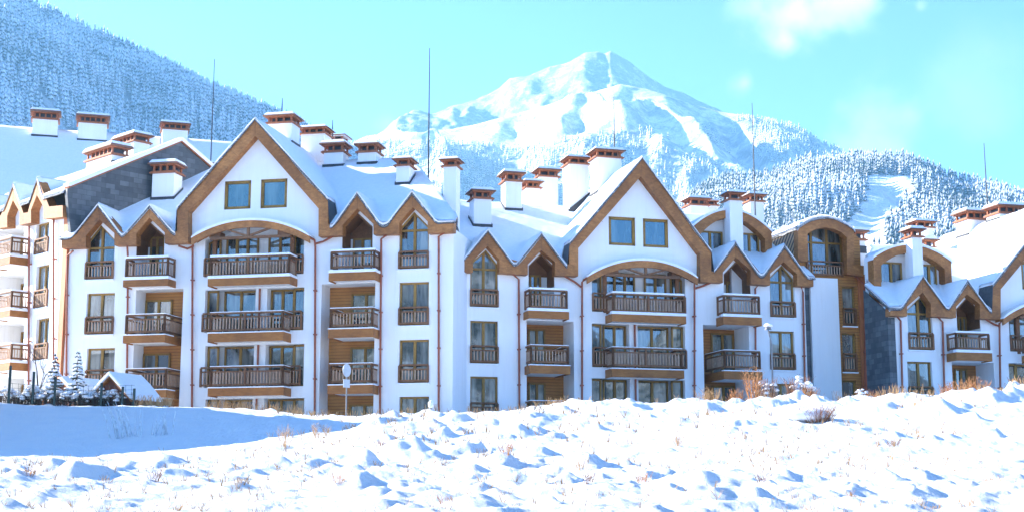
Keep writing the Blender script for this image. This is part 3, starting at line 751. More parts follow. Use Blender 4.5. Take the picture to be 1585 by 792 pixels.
A.roof(TA[0][0]-.1, TA[-1][0]+.1, cmpA, hard=bigA, minz=-20, clip=lambda U, Y: U > TA[-1][0]+.12-.28*np.maximum(Y, 0), keys=[TA[i][0] for i in (1, 2, 3, 4, 5, 6, 8, 9, 10, 12, 13, 14, 15, 16, 17)])
# chimneys of A: (x0,x1,ytop,yband,ybase,depth)
A.chimney(236, 281, 247, 268, 305, 3.2)
A.chimney(414, 463, 174, 191, 213, 4.2, dz=1.2)
A.chimney(466, 512, 194, 207, 236, 7.5, dz=1.2)
A.chimney(501, 539, 217, 236, 267, 6.3)
A.chimney(554, 590, 218, 236, 268, 6.4)
A.chimney(613, 641, 242, 257, 298, 3.6)
A.chimney(686, 712, 243, 258, 334, 2.6, dz=.8, zdown=4)
A.chimney(512, 538, 208, 217, 240, 12.0, zdown=6)
A.rod(437, 152, 176, 5); A.rod(515, 186, 215, 10); A.rod(665, 75, 270, 8); A.rod(332, 92, 300, 9)

# ================================================================== building B (gable right of centre)
B = Bld('apartment_building', 'white chalet block with brown gable peak right of centre, roof slope bright in sun', 993, 74, 15.5)
tB = [(694, 405), (719, 401), (755, 355), (791, 401), (803, 404), (838, 360), (875, 407), (881, 409), (881, 376), (994, 244), (1101, 389), (1101, 420), (1108, 420), (1138, 374), (1176, 421), (1181, 422), (1214, 379), (1246, 426), (1259, 427)]
bB = [(1259, 443), (1234, 442), (1234, 424), (1213, 405), (1192, 423), (1192, 441), (1162, 439), (1162, 418), (1139, 398), (1119, 421), (1119, 437), (1084, 436), (1084, 393), (992, 273), (895, 384), (895, 427), (859, 426), (859, 405), (838, 387), (817, 409), (817, 425), (773, 422), (773, 402), (755, 381), (732, 404), (732, 421), (694, 420)]
TB = B.fascia(tB, bB)
holes = []; todo = []
win_col(B, holes, todo, 728, 771, [(408, 475, 447, (753, 386), 416), (496, 562, 534, None, None), (582, 648, 622, None, None)])
win_col(B, holes, todo, 1191, 1229, [(430, 491, 466, (1211, 409), 436), (512, 572, 546, None, None), (593, 650, None, None, None)])
attic(B, holes, todo, 942, 336, 983, 380); attic(B, holes, todo, 995, 339, 1034, 383)
loggia(B, holes, todo, 818, 858, 412, 480, 1.3, (0, -1), (.3, .75), (838, 391), floors=[(420, 480)])
loggia(B, holes, todo, 815, 888, 496, 660, 1.8, (.4, 1), (.23, .60), floors=[(503, 564), (588, 650)])
loggia(B, holes, todo, 1120, 1161, 425, 487, 1.3, (0, -1), (.45, .98), (1140, 403), floors=[(430, 487)])
loggia(B, holes, todo, 1088, 1159, 503, 660, 1.9, (0, .2), (.47, .97), floors=[(509, 574), (592, 650)])
bay(B, holes, todo, 916, 1060, 426, 405, [(0, 484, 455), (502, 569, 538)], (975, 988), 983, [(586, 650, 0)])
wt = [(u, z-.30) for (u, z) in TB]; wt[0] = (wt[0][0]+.12, wt[0][1]); wt[-1] = (wt[-1][0]-.12, wt[-1][1])
wt[-1] = (B.uz(1245, 440)[0], wt[-1][1])
B.wall(wt, holes)
for f in todo: f()
canopy(B, 909, 428, 1080, 430, 1000, 403, tie=427)
B.balcony(820, 877, 448, 477, 481, 493, .85)
B.balcony(822, 879, 534, 562, 565, 578, .85, 1.6, full=False)
B.balcony(822, 879, 620, 650, 652, 662, .85, 1.6, full=False)
B.balcony(949, 1058, 455, 484, 487, 499, .95)
B.balcony(949, 1055, 538, 568, 571, 584, .95, .3, full=False)
B.balcony(949, 1055, 624, 650, 655, 666, .95, .3, full=False)
B.balcony(1121, 1175, 457, 486, 490, 503, .85)
B.balcony(1122, 1176, 542, 570, 574, 587, .85, 1.6, full=False)
B.pipe([(706, 420, .35), (714, 428, .12), (715, 655, .12)])
B.pipe([(794, 424, .35), (803, 432, .14), (804, 650, .12)])
B.pipe([(909, 428, .6), (901, 436, .2), (901, 650, .12)]); B.pipe([(872, 426, .35), (890, 436, .14), (900, 444, .12)])
B.pipe([(1080, 431, .6), (1075, 436, .2), (1075, 650, .12)]); B.pipe([(1100, 437, .35), (1088, 442, .14), (1076, 446, .12)])
B.pipe([(1176, 438, .35), (1169, 446, .14), (1170, 650, .12)])
B.pipe([(1240, 443, .35), (1243, 452, .12), (1247, 650, .12)])
zeB = lvl([TB[0], TB[6], TB[11], TB[-1]])+SN*.5
cmpB = [main_slope(zeB, -.5, 7., .62)]
for i in (2, 5, 13, 16): cmpB.append(dormsoft(TB, i))
bigB = [gable2([(TB[8][0], TB[8][1]+SN), (TB[9][0], TB[9][1]+SN), (TB[10][0], TB[10][1]+SN)], 0, yb=99)]
# barrel dormer on the right half
YA = 1.7
aL = B.uz(1070, 352, -YA); aR = B.uz(1193, 360, -YA); aP = B.uz(1130, 326, -YA)
ucA = (aL[0]+aR[0])/2; hwA = (aR[0]-aL[0])/2
bigB.append(arch_roof(ucA, aP[1]+SN, hwA, aP[1]-(aL[1]+aR[1])/2, YA+.85, 8))
B.roof(TB[0][0]-.1, TB[-1][0]+.1, cmpB, hard=bigB, keys=[TB[i][0] for i in (1, 2, 3, 4, 5, 6, 8, 9, 10, 12, 13, 14, 15, 16, 17)]+[ucA-hwA, ucA+hwA])
def barrel_front(b, uc, hw, zp, drop, y, zlow, th=.42, leg=.42, gaps=((-.62, -.08), (.12, .78)), splits=1):
    """arched fascia, white infill and two windows of a barrel dormer"""
    n = 16; T = [(uc-hw+2*hw*i/n, zp-drop*((2*i/n-1))**2) for i in range(n+1)]
    I = [(uc-(hw-leg)+2*(hw-leg)*i/n, zp-th-drop*((2*i/n-1))**2) for i in range(n+1)]
    mb = MB(); mb.prism([(T[0][0], zlow)]+T+[(T[-1][0], zlow), (I[-1][0], zlow)]+I[::-1]+[(I[0][0], zlow)], y-.12, y+.5)
    o = mb.build('barrel_dormer', M_WOOD, b.o)
    m = MB(); m.prism([(T[0][0]-.03, T[0][1]-.1)]+[(u, z+.14) for u, z in T]+[(T[-1][0]+.03, T[-1][1]-.1)]+[(u, z+.003) for u, z in T][::-1], y-.17, y+.84); m.build('snow', M_SNOW, o)
    m = MB(); m.box(T[0][0]+.02, T[0][0]+.3, y+.5, y+.9, zlow, T[0][1]-.02); m.box(T[-1][0]-.3, T[-1][0]-.02, y+.5, y+.9, zlow, T[-1][1]-.02); m.build('cheek', M_STUCCO, o)
    m = MB(); m.prism([(I[0][0]-.05, zlow)]+[(u, z+.05) for u, z in I]+[(I[-1][0]+.05, zlow)], y+.5, y+.6); m.build('wall', M_STUCCO, o)
    for g0, g1 in gaps:
        a = uc+hw*g0; c = uc+hw*g1
        za = zp-th-.06-drop*(max(abs(g0), abs(g1)))**2
        b.window([(a, zlow), (c, zlow), (c, za), (a, za)], y+.44, 2, parent=o)
    return o
barrel_front(B, ucA, hwA, aP[1], aP[1]-(aL[1]+aR[1])/2, YA, aP[1]-3.2, gaps=((-.78, -.15), (.28, .78)))
B.chimney(1121, 1149, 294, 310, 440, 1.0, sside=-1, dz=.8, zdown=1.5)
B.chimney(727, 761, 290, 308, 350, sside=-1)
B.chimney(776, 808, 262, 281, 324, 6.0, sside=-1)
B.chimney(808, 836, 277, 291, 310, 9.0, sside=-1)
B.chimney(828, 864, 258, 274, 300, 12.0, sside=-1, zdown=4)
B.chimney(872, 911, 240, 254, 294, 6.3, sside=-1, dz=1.2, zdown=4)
B.chimney(914, 962, 228, 244, 278, 4.2, sside=-1, dz=1.2, zdown=4)
B.chimney(1060, 1096, 303, 318, 330, 9.5, sside=-1, zdown=6); B.chimney(1094, 1103, 308, 318, 330, 11, sside=-1, zdown=6)
B.chimney(1152, 1182, 297, 312, 330, 9.0, sside=-1, zdown=6)
B.rod(950, 150, 240, 5); B.rod(1164, 160, 310, 8)

# ================================================================== stair tower between B and C
T_ = Bld('apartment_building', 'narrow wood clad bay with arched timber dormer above a bare white wall panel', 1290, 77.6, 15.5)
holes = []; todo = []
top = T_.poly([(1243, 432), (1243, 346), (1337, 352), (1337, 420)]); 
P = T_.hole(1250, 362, 1311, 425); 
n = 8; uc = (P[0][0]+P[1][0])/2; hw = (P[1][0]-P[0][0])/2; zt = T_.uz(1280, 346)[1]
arch = [P[0], P[1], P[2]]+[(uc+hw*math.cos(math.pi*i/n), P[2][1]+(zt-P[2][1])*math.sin(math.pi*i/n)) for i in range(1, n)]+[P[3]]
holes.append((arch, .9))
sm = []
for (x0, y0, x1, y1, ra) in ((1303, 443, 1323, 504, 476), (1303, 515, 1324, 575, 546), (1303, 588, 1325, 650, None)):
    sm.append((T_.hole(x0, y0, x1, y1), ra)); holes.append((sm[-1][0], .25))
wu0 = T_.uz(1240, 500)[0]; wu1 = T_.uz(1336, 500)[0]; zt2 = T_.uz(1290, 337)[1]
T_.wall([(wu0, zt2-.6), (wu0+1.0, zt2-.1), (wu1-1.4, zt2-.1), (wu1, zt2-1.1)], holes, m=M_CLAD, back=9)
hb = T_.uz(1280, 373)[1]
T_.window(arch, .7, 3, hb, splits=[.22, .62])
z = lambda q: T_.uz(1275, q)[1]
T_.railing([((T_.uz(1249, 420)[0], -.06, 0), (T_.uz(1303, 420)[0], -.06, 0))], z(427), z(404), T_.o)
for p, ra in sm:
    T_.window(p, .18, 1, rail=(p[0][1]+.03, T_.uz(1313, ra)[1]) if ra else None)
# white panel, stone strip, orange corner
mb = MB(); a = T_.uz(1257, 520, .25)[0]; c = T_.uz(1300, 520, .25)[0]; zt3 = T_.uz(1280, 430, .25)[1]; mb.box(a, c, -.25, 0, -1.5, zt3); mb.build('wall_panel', M_STUCCO, T_.o)
mb = MB(); a0 = T_.uz(1243, 520, .05)[0]; mb.box(a0, a-.01, -.08, 0, -1.5, T_.uz(1250, 438)[1]); mb.build('stone_strip', M_STONE, T_.o)
mb = MB(); a1 = T_.uz(1332, 520, .1)[0]; a2 = T_.uz(1343, 520, .1)[0]; mb.box(a1, a2, -.14, .4, -1.5, T_.uz(1335, 425)[1]); mb.build('corner_board', M_ORANGE, T_.o)
# arched fascia
def tfp(pts): return T_.poly(pts, .5)
topf = tfp([(1235, 352), (1248, 343), (1262, 337), (1276, 335), (1290, 336), (1303, 341), (1314, 348), (1322, 355), (1322, 408), (1337, 411)])
botf = tfp([(1337, 427), (1311, 424), (1311, 368), (1303, 360), (1290, 354), (1276, 352), (1262, 355), (1250, 362), (1250, 404), (1240, 404), (1235, 400)])
mb = MB(); mb.prism(topf+botf, -.5, -.003); mb.build('fascia', M_WOOD, T_.o)
T_.rcomps = ([], [])
ucT = (topf[0][0]+topf[7][0])/2; hwT = (topf[7][0]-topf[0][0])/2
zpT = topf[3][1]; drT = zpT-topf[7][1]
T_.roof(topf[0][0]-.05, topf[7][0]+.05, [lambda U, Y: zpT+SN*.8-drT*np.clip(np.abs((U-ucT)/hwT), 0, 1.05)**2], yb1=8, keys=[ucT])
mb = MB(); uL = topf[0][0]; mb.box(uL+.02, uL+.12, 0, 7.9, zpT-4.6, topf[0][1]-.1); mb.build('side_wall', M_LATT, T_.o)
mb = MB(); mb.box(wu0+.14, wu1-.02, .95, 7.9, 0, zpT-1.2); mb.build('core', M_STUCCO, T_.o)
T_.pipe([(1325, 428, .35), (1338, 440, .2), (1340, 650, .2)])
T_.chimney(1322, 1334, 352, 372, 380, 5, sside=-1, zdown=5, dz=.6)

# ================================================================== building C (right edge)
C = Bld('apartment_building', 'white chalet block at the right edge with dark stone side wall and paired small gables', 1420, 74.6, 15.0)
tC = [(1378, 474), (1396, 471), (1428, 426), (1462, 474), (1468, 476), (1497, 432), (1531, 480), (1536, 481), (1536, 440), (1640, 310), (1740, 450), (1740, 490)]
bC = [(1740, 506), (1724, 505), (1724, 455), (1640, 338), (1549, 447), (1549, 494), (1517, 492), (1517, 470), (1497, 455), (1480, 474), (1480, 491), (1441, 489), (1441, 470), (1428, 452), (1404, 474), (1404, 489), (1378, 488)]
TC = C.fascia(tC, bC)
holes = []; todo = []
win_col(C, holes, todo, 1404, 1442, [(479, 541, 514, (1427, 457), 485), (559, 622, 597, None, None)])
loggia(C, holes, todo, 1480, 1516, 478, 545, 1.3, (0, -1), (.6, .98), (1497, 459), floors=[(485, 545)])
loggia(C, holes, todo, 1473, 1538, 560, 660, 1.7, (.4, 1), (.46, .77), floors=[(566, 640)])
attic(C, holes, todo, 1580, 405, 1620, 448); attic(C, holes, todo, 1634, 407, 1672, 450)
bay(C, holes, todo, 1561, 1700, 490, 468, [(0, 545, 520), (563, 628, 600)], (1618, 1630), 1625, [])
wt = [(u, z-.30) for (u, z) in TC]; wt[0] = (wt[0][0]+.12, wt[0][1]); wt[-1] = (wt[-1][0]-.12, wt[-1][1])
C.wall(wt, holes, back=2.0)
for f in todo: f()
canopy(C, 1553, 492, 1718, 500, 1640, 466, tie=492)
C.balcony(1481, 1531, 515, 541, 545, 558, .85)
C.balcony(1600, 1690, 520, 545, 549, 561, .95)
C.pipe([(1388, 488, .35), (1394, 496, .12), (1398, 650, .12)]); C.pipe([(1452, 490, .35), (1459, 498, .12), (1463, 650, .12)])
C.pipe([(1555, 492, .5), (1547, 500, .2), (1549, 650, .12)]); C.pipe([(1525, 493, .35), (1538, 501, .14), (1547, 504, .12)])
zeC = lvl([TC[0], TC[3], TC[6]])+SN*.5
cmpC = [lambda U, Y: np.where((Y > 2.0) & (U < TC[0][0]+(Y-2.0)*.62), -90, main_slope(zeC, -.5, 7., .62)(U, Y))]+[dormsoft(TC, i) for i in (2, 5)]
bigC = [gable2([(TC[8][0], TC[8][1]+SN), (TC[9][0], TC[9][1]+SN), (TC[10][0], TC[10][1]+SN)], 0, yb=99)]
YC = 1.7; aL = C.uz(1350, 403, -YC); aR = C.uz(1470, 402, -YC); aP = C.uz(1412, 380, -YC); ucC = (aL[0]+aR[0])/2; hwC = (aR[0]-aL[0])/2
bigC.append(arch_roof(ucC, aP[1]+SN, hwC, aP[1]-(aL[1]+aR[1])/2, YC+.85, 8))
C.roof(TC[0][0]-.1, TC[-1][0]+.1, cmpC, hard=bigC, minz=-20, clip=lambda U, Y: (Y > 2.0) & (U < TC[0][0]+(Y-2.0)*.62), keys=[TC[i][0] for i in (1, 2, 3, 4, 5, 6, 8, 9, 10)]+[ucC-hwC, ucC+hwC])
barrel_front(C, ucC, hwC, aP[1], aP[1]-(aL[1]+aR[1])/2, YC, aP[1]-3.2, gaps=((-.72, -.15), (.35, .75)))
mb = MB(); u = TC[0][0]+.08; zE = TC[0][1]-.2
zz_ = [zE, zE+2.4*.62]
mb.add([(u-.0, 0, -1.5), (u-.0, 2.4, -1.5), (u-.0, 2.4, zz_[1]), (u-.0, 0, zz_[0]), (u+.06, 0, -1.5), (u+.06, 2.4, -1.5), (u+.06, 2.4, zz_[1]), (u+.06, 0, zz_[0])],
       [(0, 1, 2, 3), (4, 7, 6, 5), (0, 3, 7, 4), (1, 5, 6, 2), (2, 6, 7, 3), (0, 4, 5, 1)])
mb.box(u-.002, u+.42, -.03, -.001, -1.5, zE-.3); mb.build('stone_cladding', M_STONE, C.o)
C.chimney(1401, 1427, 350, 367, 470, .95, sside=-1, dz=.8, zdown=1.5)
C.chimney(1427, 1446, 366, 384, 392, 8.5, sside=-1, zdown=6, dz=.7)
C.chimney(1408, 1445, 339, 352, 365, 12, sside=-1, zdown=8)
C.chimney(1482, 1530, 322, 340, 373, 7.5, sside=-1, dz=1.3, zdown=4)
C.chimney(1530, 1583, 313, 331, 362, 5.0, sside=-1, dz=1.3, zdown=4)
C.rod(1523, 222, 330, 8)

# ================================================================== building D (wing at the left edge, turned to the sun)
pA = A.world(TA[0][0], 0, 0)
D = Bld('apartment_building', 'sunlit wing at the left edge with warm wooden balconies and grey stone gable', 97, pA[1]-.2, -44)
tD = [(-160, 333), (-135, 333), (-118, 300), (-100, 335), (-90, 336), (-75, 296), (-58, 332), (-30, 332), (-18, 300), (-3, 333), (1, 334), (21, 283), (36, 330), (43, 329), (58, 275), (76, 320), (97, 318)]
bD = [(97, 336), (67, 339), (67, 320), (57, 302), (48, 325), (48, 345), (30, 349), (30, 328), (20, 310), (11, 334), (11, 352), (-8, 354), (-8, 335), (-18, 322), (-26, 335), (-26, 354), (-160, 362)]
TD = D.fascia(tD, bD)
holes = []; todo = []
win_col(D, holes, todo, 57, 77, [(345, 392, 368, None, None), (410, 475, 447, None, None), (492, 556, 530, None, None)])
for (yt, yb_) in ((352, 410), (422, 492), (498, 575), (582, 640)):
    p = H_(D, holes, -6, yt, 38, yb_, 1.6)
    def g(p=p):
        mb = MB(); mb.box(p[0][0]-.05, p[1][0]+.05, 1.6, 1.7, p[0][1], p[2][1]); mb.build('back_wall', M_STUCCO, D.o)
        D.window([(p[0][0]+.1, p[0][1]), (p[0][0]+1.2, p[0][1]), (p[0][0]+1.2, p[2][1]-.3), (p[0][0]+.1, p[2][1]-.3)], 1.5, 2)
    todo.append(g)
wt = [(u, z-.3) for u, z in TD]; wt[0] = (wt[0][0]+.12, wt[0][1]); wt[-1] = (wt[-1][0]-.05, wt[-1][1])
# end gable profile on the right side handled below
D.wall(wt, holes, zbot=-1.5)
for f in todo: f()
D.balcony(-14, 17, 371, 395, 400, 412, 1.0); D.balcony(-14, 17, 453, 478, 482, 492, 1.0); D.balcony(-14, 17, 534, 558, 562, 574, 1.0)
D.pipe([(83, 340, .15), (83, 650, .12)]); D.pipe([(45, 350, .15), (44, 650, .12)])
mb = MB(); a1 = D.uz(91, 500, .1)[0]; a2 = D.uz(98, 500, .1)[0]; mb.box(a1, a2, -.12, .3, -1.5, D.uz(95, 336)[1]); mb.build('corner_board', M_ORANGE, D.o)
zeD = lvl([TD[-1], TD[12], TD[0]])+SN*.5
O_, d_ = D.rayloc(275, 218); k_ = (TD[-1][0]-O_[0])/d_[0]; pk_ = O_+d_*k_; YRD, KD = float(pk_[1]), float((pk_[2]-zeD)/(pk_[1]+.5)); print('D ridge', YRD, KD)
cmpD = [main_slope(zeD, -.5, YRD, KD)]+[dormsoft(TD, i) for i in (2, 5, 8, 11, 14)]
D.roof(TD[0][0]-.1, TD[-1][0]+.05, cmpD, yb1=2*YRD+.5, keys=[q[0] for q in TD])
mb = MB(); u = TD[-1][0]+.07; z0 = zeD-.1; k = KD; y2 = 2*YRD+.3
pr = [(-.45, z0-.25), (-.45, z0+.05), (YRD, z0+(YRD+.45)*k), (y2, z0+.15*k), (y2, z0-1)]
zq = TA[0][1]-.6+A.zb-D.zb; vs = [(u, y, q) for y, q in [(0, zq)]+pr+[(y2, zq)]]+[(u+.25, y, q) for y, q in [(0, zq)]+pr+[(y2, zq)]]; n = 7
mb.add(vs, [tuple(range(n)), tuple(range(2*n-1, n-1, -1))]+[(i, (i+1) % n, n+(i+1) % n, n+i) for i in range(n)]); mb.build('stone_gable', M_STONE, D.o)
mb = MB()
for (p, q) in ((pr[1], pr[2]), (pr[2], pr[3])): mb.bar((u+.1, p[0], p[1]+.03), (u+.1, q[0], q[1]+.03), .55, .10)
mb.build('verge_board', M_CAP, D.o)
mb = MB()
for (p, q) in ((pr[1], pr[2]), (pr[2], pr[3])): mb.bar((u+.1, p[0], p[1]+.17), (u+.1, q[0], q[1]+.17), .6, .22)
mb.build('verge_snow', M_SNOW, D.o, bevel=.05)
D.chimney(134, 190, 222, 243, 275, 5.5, dz=1.1); D.chimney(178, 224, 204, 221, 250, 8.5, dz=1.1, zdown=4)
D.chimney(286, 322, 246, 262, 280, 14, dz=1.0, zdown=5)

# ================================================================== building E (long roof behind the left wing)
E_ = Bld('apartment_building', 'long snow covered roof behind the left wing, topped by pale chimneys', 60, 100, 17)
holes = []
ez = E_.uz(60, 330)[1]; rz = E_.uz(60, 195)[1]
u0, u1 = E_.uz(-260, 300)[0], E_.uz(372, 300)[0]
E_.wall([(u0, ez-.3), (u1, ez-.3)], [], back=15.5)
sl = (rz-ez)/ (8.5+(rz-ez)*0)
E_.roof(u0-.3, u1+.3, [main_slope(ez, -.5, 8.0, (E_.uz(60, 197, -8)[1]-ez)/8.5)], yb1=16, du=.5, dy=.35)
mb = MB(); mb.prism([(u0-.1, ez-.55), (u1+.1, ez-.55), (u1+.1, ez-.2), (u0-.1, ez-.2)], -.5, 0); mb.build('fascia', M_WOOD, E_.o)
E_.chimney(50, 90, 168, 185, 211, None, sside=-1, dz=1.3); E_.chimney(121, 166, 175, 191, 218, None, sside=-1, dz=1.4); E_.chimney(250, 291, 187, 201, 222, 6.5, sside=-1, dz=1.4)


# ================================================================== unseen chalet added beyond the left edge to cast the shadow on the slope
hs = empty('chalet', (-31.5, 58.9, 4.0)); tag(hs, 'unseen snow roofed chalet added beyond the left edge to cast the blue shadow on the slope', 'building')
mb = MB(); mb.prism([(-5.5, -1.5), (5.5, -1.5), (5.5, 6.3), (0, 10.8), (-5.5, 6.3)], -5, 5); o = mb.build('wall', M_STUCCO, hs); o.rotation_euler[2] = math.pi/2
mb = MB(); mb.prism([(-6.3, 5.9), (0, 11.05), (6.3, 5.9), (6.3, 5.7), (0, 10.82), (-6.3, 5.7)], -5.8, 5.8); o = mb.build('roof', M_ROOF, hs); o.rotation_euler[2] = math.pi/2
mb = MB(); mb.prism([(-6.35, 5.92), (-6.35, 6.15), (0, 11.4), (6.35, 6.15), (6.35, 5.92), (0, 11.07)], -5.85, 5.85); mb.build('snow', M_SNOW, o)
for zz in (.8, 3.6):
    for yy in (-3.6, -.8, 2.0):
        mb = MB(); mb.box(5.002, 5.08, yy, yy+1.3, zz, zz+1.5); w_ = mb.build('window', M_FRAME, hs); mb = MB(); mb.box(5.082, 5.09, yy+.1, yy+1.2, zz+.1, zz+1.4); mb.build('pane', M_GLASS, w_)
# ================================================================== hills and mountain
def project(X, Y, Z):
    dz = Z-EYE; d = Y*math.cos(PITCH)+dz*math.sin(PITCH); v = -Y*math.sin(PITCH)+dz*math.cos(PITCH)
    return CX+F_PX*X/d, CY-F_PX*v/d
def hill(name, sil, Yr, Yf, zf, amp, sc, rows=110, step=5, prof=1.0, back=.45, rock_tone=0., ridge_jag=0., yr_var=0., seed=1, spur=0., drop=0.):
    sx = [p[0] for p in sil]; sy = [p[1]+drop for p in sil]
    px = np.arange(sx[0], sx[-1]+1, step, dtype=float); py = np.interp(px, sx, sy)
    a = (px-CX)/F_PX; b = (CY-py)/F_PX; r1 = math.cos(PITCH)-b*math.sin(PITCH); r2 = math.sin(PITCH)+b*math.cos(PITCH)
    yr = Yr*(1+yr_var*np.sin(px/170.+seed)); ax = a/r1
    zr = EYE+yr*r2/r1
    t = np.concatenate([np.linspace(0, 1, rows), 1+np.linspace(0, back, 14)[1:]])
    T, PX = np.meshgrid(t, px, indexing='ij'); YR = yr[None, :]; ZR = zr[None, :]
    Yg = Yf+(YR-Yf)*T; Xg = ax[None, :]*Yg
    tt = np.clip(T, 0, 1); base = zf+(ZR-zf)*tt**prof
    bk = np.clip(T-1, 0, 9); base = base-bk*(ZR-zf)*1.1
    Wt = np.sin(np.pi*np.clip(tt, 0, 1))**.8
    ns = fbm(Xg/sc, Yg/sc, seed, 7, .52)
    sp = 1-np.abs(2*fbm(Xg/(sc*.7)+9, Yg/(sc*2.2), seed+5, 4))*2
    Z = base+amp*ns*2*Wt+spur*(sp-.6)*Wt+ridge_jag*fbm(Xg/(sc*.12), Yg/(sc*.12), seed+8, 4)*(.35+.65*Wt)
    n, m = T.shape; idx = np.arange(n*m).reshape(n, m)
    Fq = np.stack([idx[:-1, :-1], idx[:-1, 1:], idx[1:, 1:], idx[1:, :-1]], -1).reshape(-1, 4)
    o = np_mesh(name, np.stack([Xg, Yg, Z], -1).reshape(-1, 3), Fq, M_MOUNT); tag(o, kind='structure')
    at = o.data.attributes.new('rock_tone', 'FLOAT', 'POINT'); rk = np.full(T.shape, rock_tone, dtype=np.float32) if np.isscalar(rock_tone) else rock_tone(PX, tt).astype(np.float32)
    at.data.foreach_set('value', rk.ravel())
    return dict(X=Xg, Y=Yg, Z=Z, T=T, px=px)
def inpoly(x, y, P):
    c = np.zeros(x.shape, bool); n = len(P)
    for i in range(n):
        x0, y0 = P[i]; x1, y1 = P[(i+1) % n]
        k = ((y0 > y) != (y1 > y)) & (x < (x1-x0)*(y-y0)/((y1-y0) or 1e-9)+x0); c ^= k
    return c
def forest(name, label, h, count, hgt, m, mask, tiers=4, spikes=5, seed=3, clear=(), tmax=1.12):
    r = np.random.RandomState(seed); n, mm = h['X'].shape
    # sample uniformly by ground area
    ii = r.rand(count*4)*(n-1.001); jj = r.rand(count*4)*(mm-1.001); i = ii.astype(int); j = jj.astype(int); fi = ii-i; fj = jj-j
    def bl(A): return (A[i, j]*(1-fj)+A[i, j+1]*fj)*(1-fi)+(A[i+1, j]*(1-fj)+A[i+1, j+1]*fj)*fi
    X, Y, Z, T = bl(h['X']), bl(h['Y']), bl(h['Z']), bl(h['T'])
    ok = r.rand(len(X)) < Y/h['Y'].max()
    PX_, PY_ = project(X, Y, Z); ok &= (PX_ > -60) & (PX_ < 1660) & (PY_ < 470) & (PY_ > -60) & (T < tmax) & mask(PX_, PY_, T, X, Y)
    for P in clear: ok &= ~inpoly(PX_+6*np.sin(PY_*.4), PY_, P)
    X, Y, Z = X[ok][:count], Y[ok][:count], Z[ok][:count]; N = len(X)
    H = hgt*(.55+.75*r.rand(N)**1.3); Rr = H*(.15+.08*r.rand(N)); rot = r.rand(N)*6.28
    nsp = spikes*2; per = tiers*(nsp+1)
    V = np.zeros((N, tiers, nsp+1, 3), np.float32)
    for k in range(tiers):
        f0 = k/tiers; zb = H*(.05+.80*f0); ztop = H*min(1., .05+.80*f0+.95/tiers*1.15) if k < tiers-1 else H
        rad = Rr*(1-f0*.86)
        V[:, k, 0, 0] = X; V[:, k, 0, 1] = Y; V[:, k, 0, 2] = Z-.4+ztop
        for q in range(nsp):
            an = rot+k*.7+2*np.pi*q/nsp; rr = rad*((1.05+.4*r.rand(N)) if q % 2 == 0 else (.55+.15*r.rand(N)))
            V[:, k, q+1, 0] = X+rr*np.cos(an); V[:, k, q+1, 1] = Y+rr*np.sin(an)
            V[:, k, q+1, 2] = Z-.4+zb-(H*.05*(1.2*r.rand(N)) if q % 2 == 0 else -H*.03)
    base = (np.arange(N*tiers)*(nsp+1))[:, None]
    tri = np.array([(0, 1+q, 1+(q+1) % nsp) for q in range(nsp)]).reshape(-1)
    Ft = (base+tri[None, :]).reshape(-1, 3)
    o = np_mesh(name, V.reshape(-1, 3), Ft, m, smooth=False); tag(o, label, 'forest', kind='stuff'); return o

def rk_sum(PX, tt): return np.where(tt > .3, 1.2, 1.)
H1 = hill('mountain', [(480, 262), (540, 236), (585, 216), (612, 196), (640, 180), (668, 177), (700, 165), (735, 156), (760, 143), (790, 122), (815, 119), (850, 104), (880, 97), (905, 84), (925, 80), (935, 84), (945, 80), (960, 88), (985, 103), (1010, 124), (1030, 136), (1060, 146), (1080, 158), (1130, 178), (1200, 196), (1300, 250), (1400, 300)],
          4700, 3500, 560, 150, 520, rows=150, step=3, rock_tone=rk_sum, ridge_jag=55, seed=4, spur=150, prof=1.0)
H2 = hill('ski_mountain', [(420, 275), (500, 245), (560, 217), (620, 210), (700, 200), (760, 187), (830, 168), (900, 147), (960, 131), (1010, 140), (1060, 158), (1110, 172), (1160, 180), (1200, 191), (1240, 205), (1275, 224), (1300, 240), (1340, 268), (1420, 300)],
          3650, 2350, 60, 60, 420, rows=170, step=4, rock_tone=.97, ridge_jag=14, seed=12, spur=260, prof=.72)
H3 = hill('forest_hill', [(960, 372), (1040, 330), (1085, 290), (1130, 272), (1180, 272), (1215, 258), (1250, 246), (1300, 243), (1350, 240), (1400, 240), (1440, 254), (1480, 272), (1530, 284), (1585, 300), (1700, 322)],
          1700, 640, 30, 26, 190, rows=110, step=5, rock_tone=.5, seed=23, spur=40, drop=9)
H4 = hill('left_hill', [(-260, -170), (-60, -50), (40, 2), (100, 26), (150, 49), (260, 101), (300, 122), (360, 148), (415, 174), (480, 205), (540, 236), (620, 280)],
          2000, 620, 35, 55, 330, rows=120, step=6, rock_tone=.5, seed=31, spur=70, drop=8)
PISTE = [(1334, 272), (1416, 272), (1412, 300), (1400, 330), (1375, 365), (1372, 400), (1285, 400), (1296, 362), (1326, 330), (1342, 300)]
forest('forest', 'frosted conifer forest covering the wide hill on the left', H4, 17000, 18.5, M_FOREST, lambda x, y, T, X, Y: vnoise(X/60, Y/60, 3) < .93, 4, 5, 3)
forest('forest', 'snow laden conifer forest on the low hill at right, split by a pale ski run', H3, 12000, 15, M_FORESTN, lambda x, y, T, X, Y: (vnoise(X/70, Y/70, 8) < .95), 5, 5, 5, clear=[PISTE])
S1 = [(560, 230), (700, 222), (790, 215), (870, 185), (960, 160), (1010, 170), (1060, 215), (1110, 250), (1100, 200), (1060, 150), (560, 200)]
S2 = [(940, 150), (1000, 150), (1120, 235), (1240, 262), (1230, 280), (1180, 275), (1060, 240)]
S3 = [(1060, 150), (1120, 180), (1210, 240), (1300, 275), (1250, 275), (1130, 215), (1050, 170)]
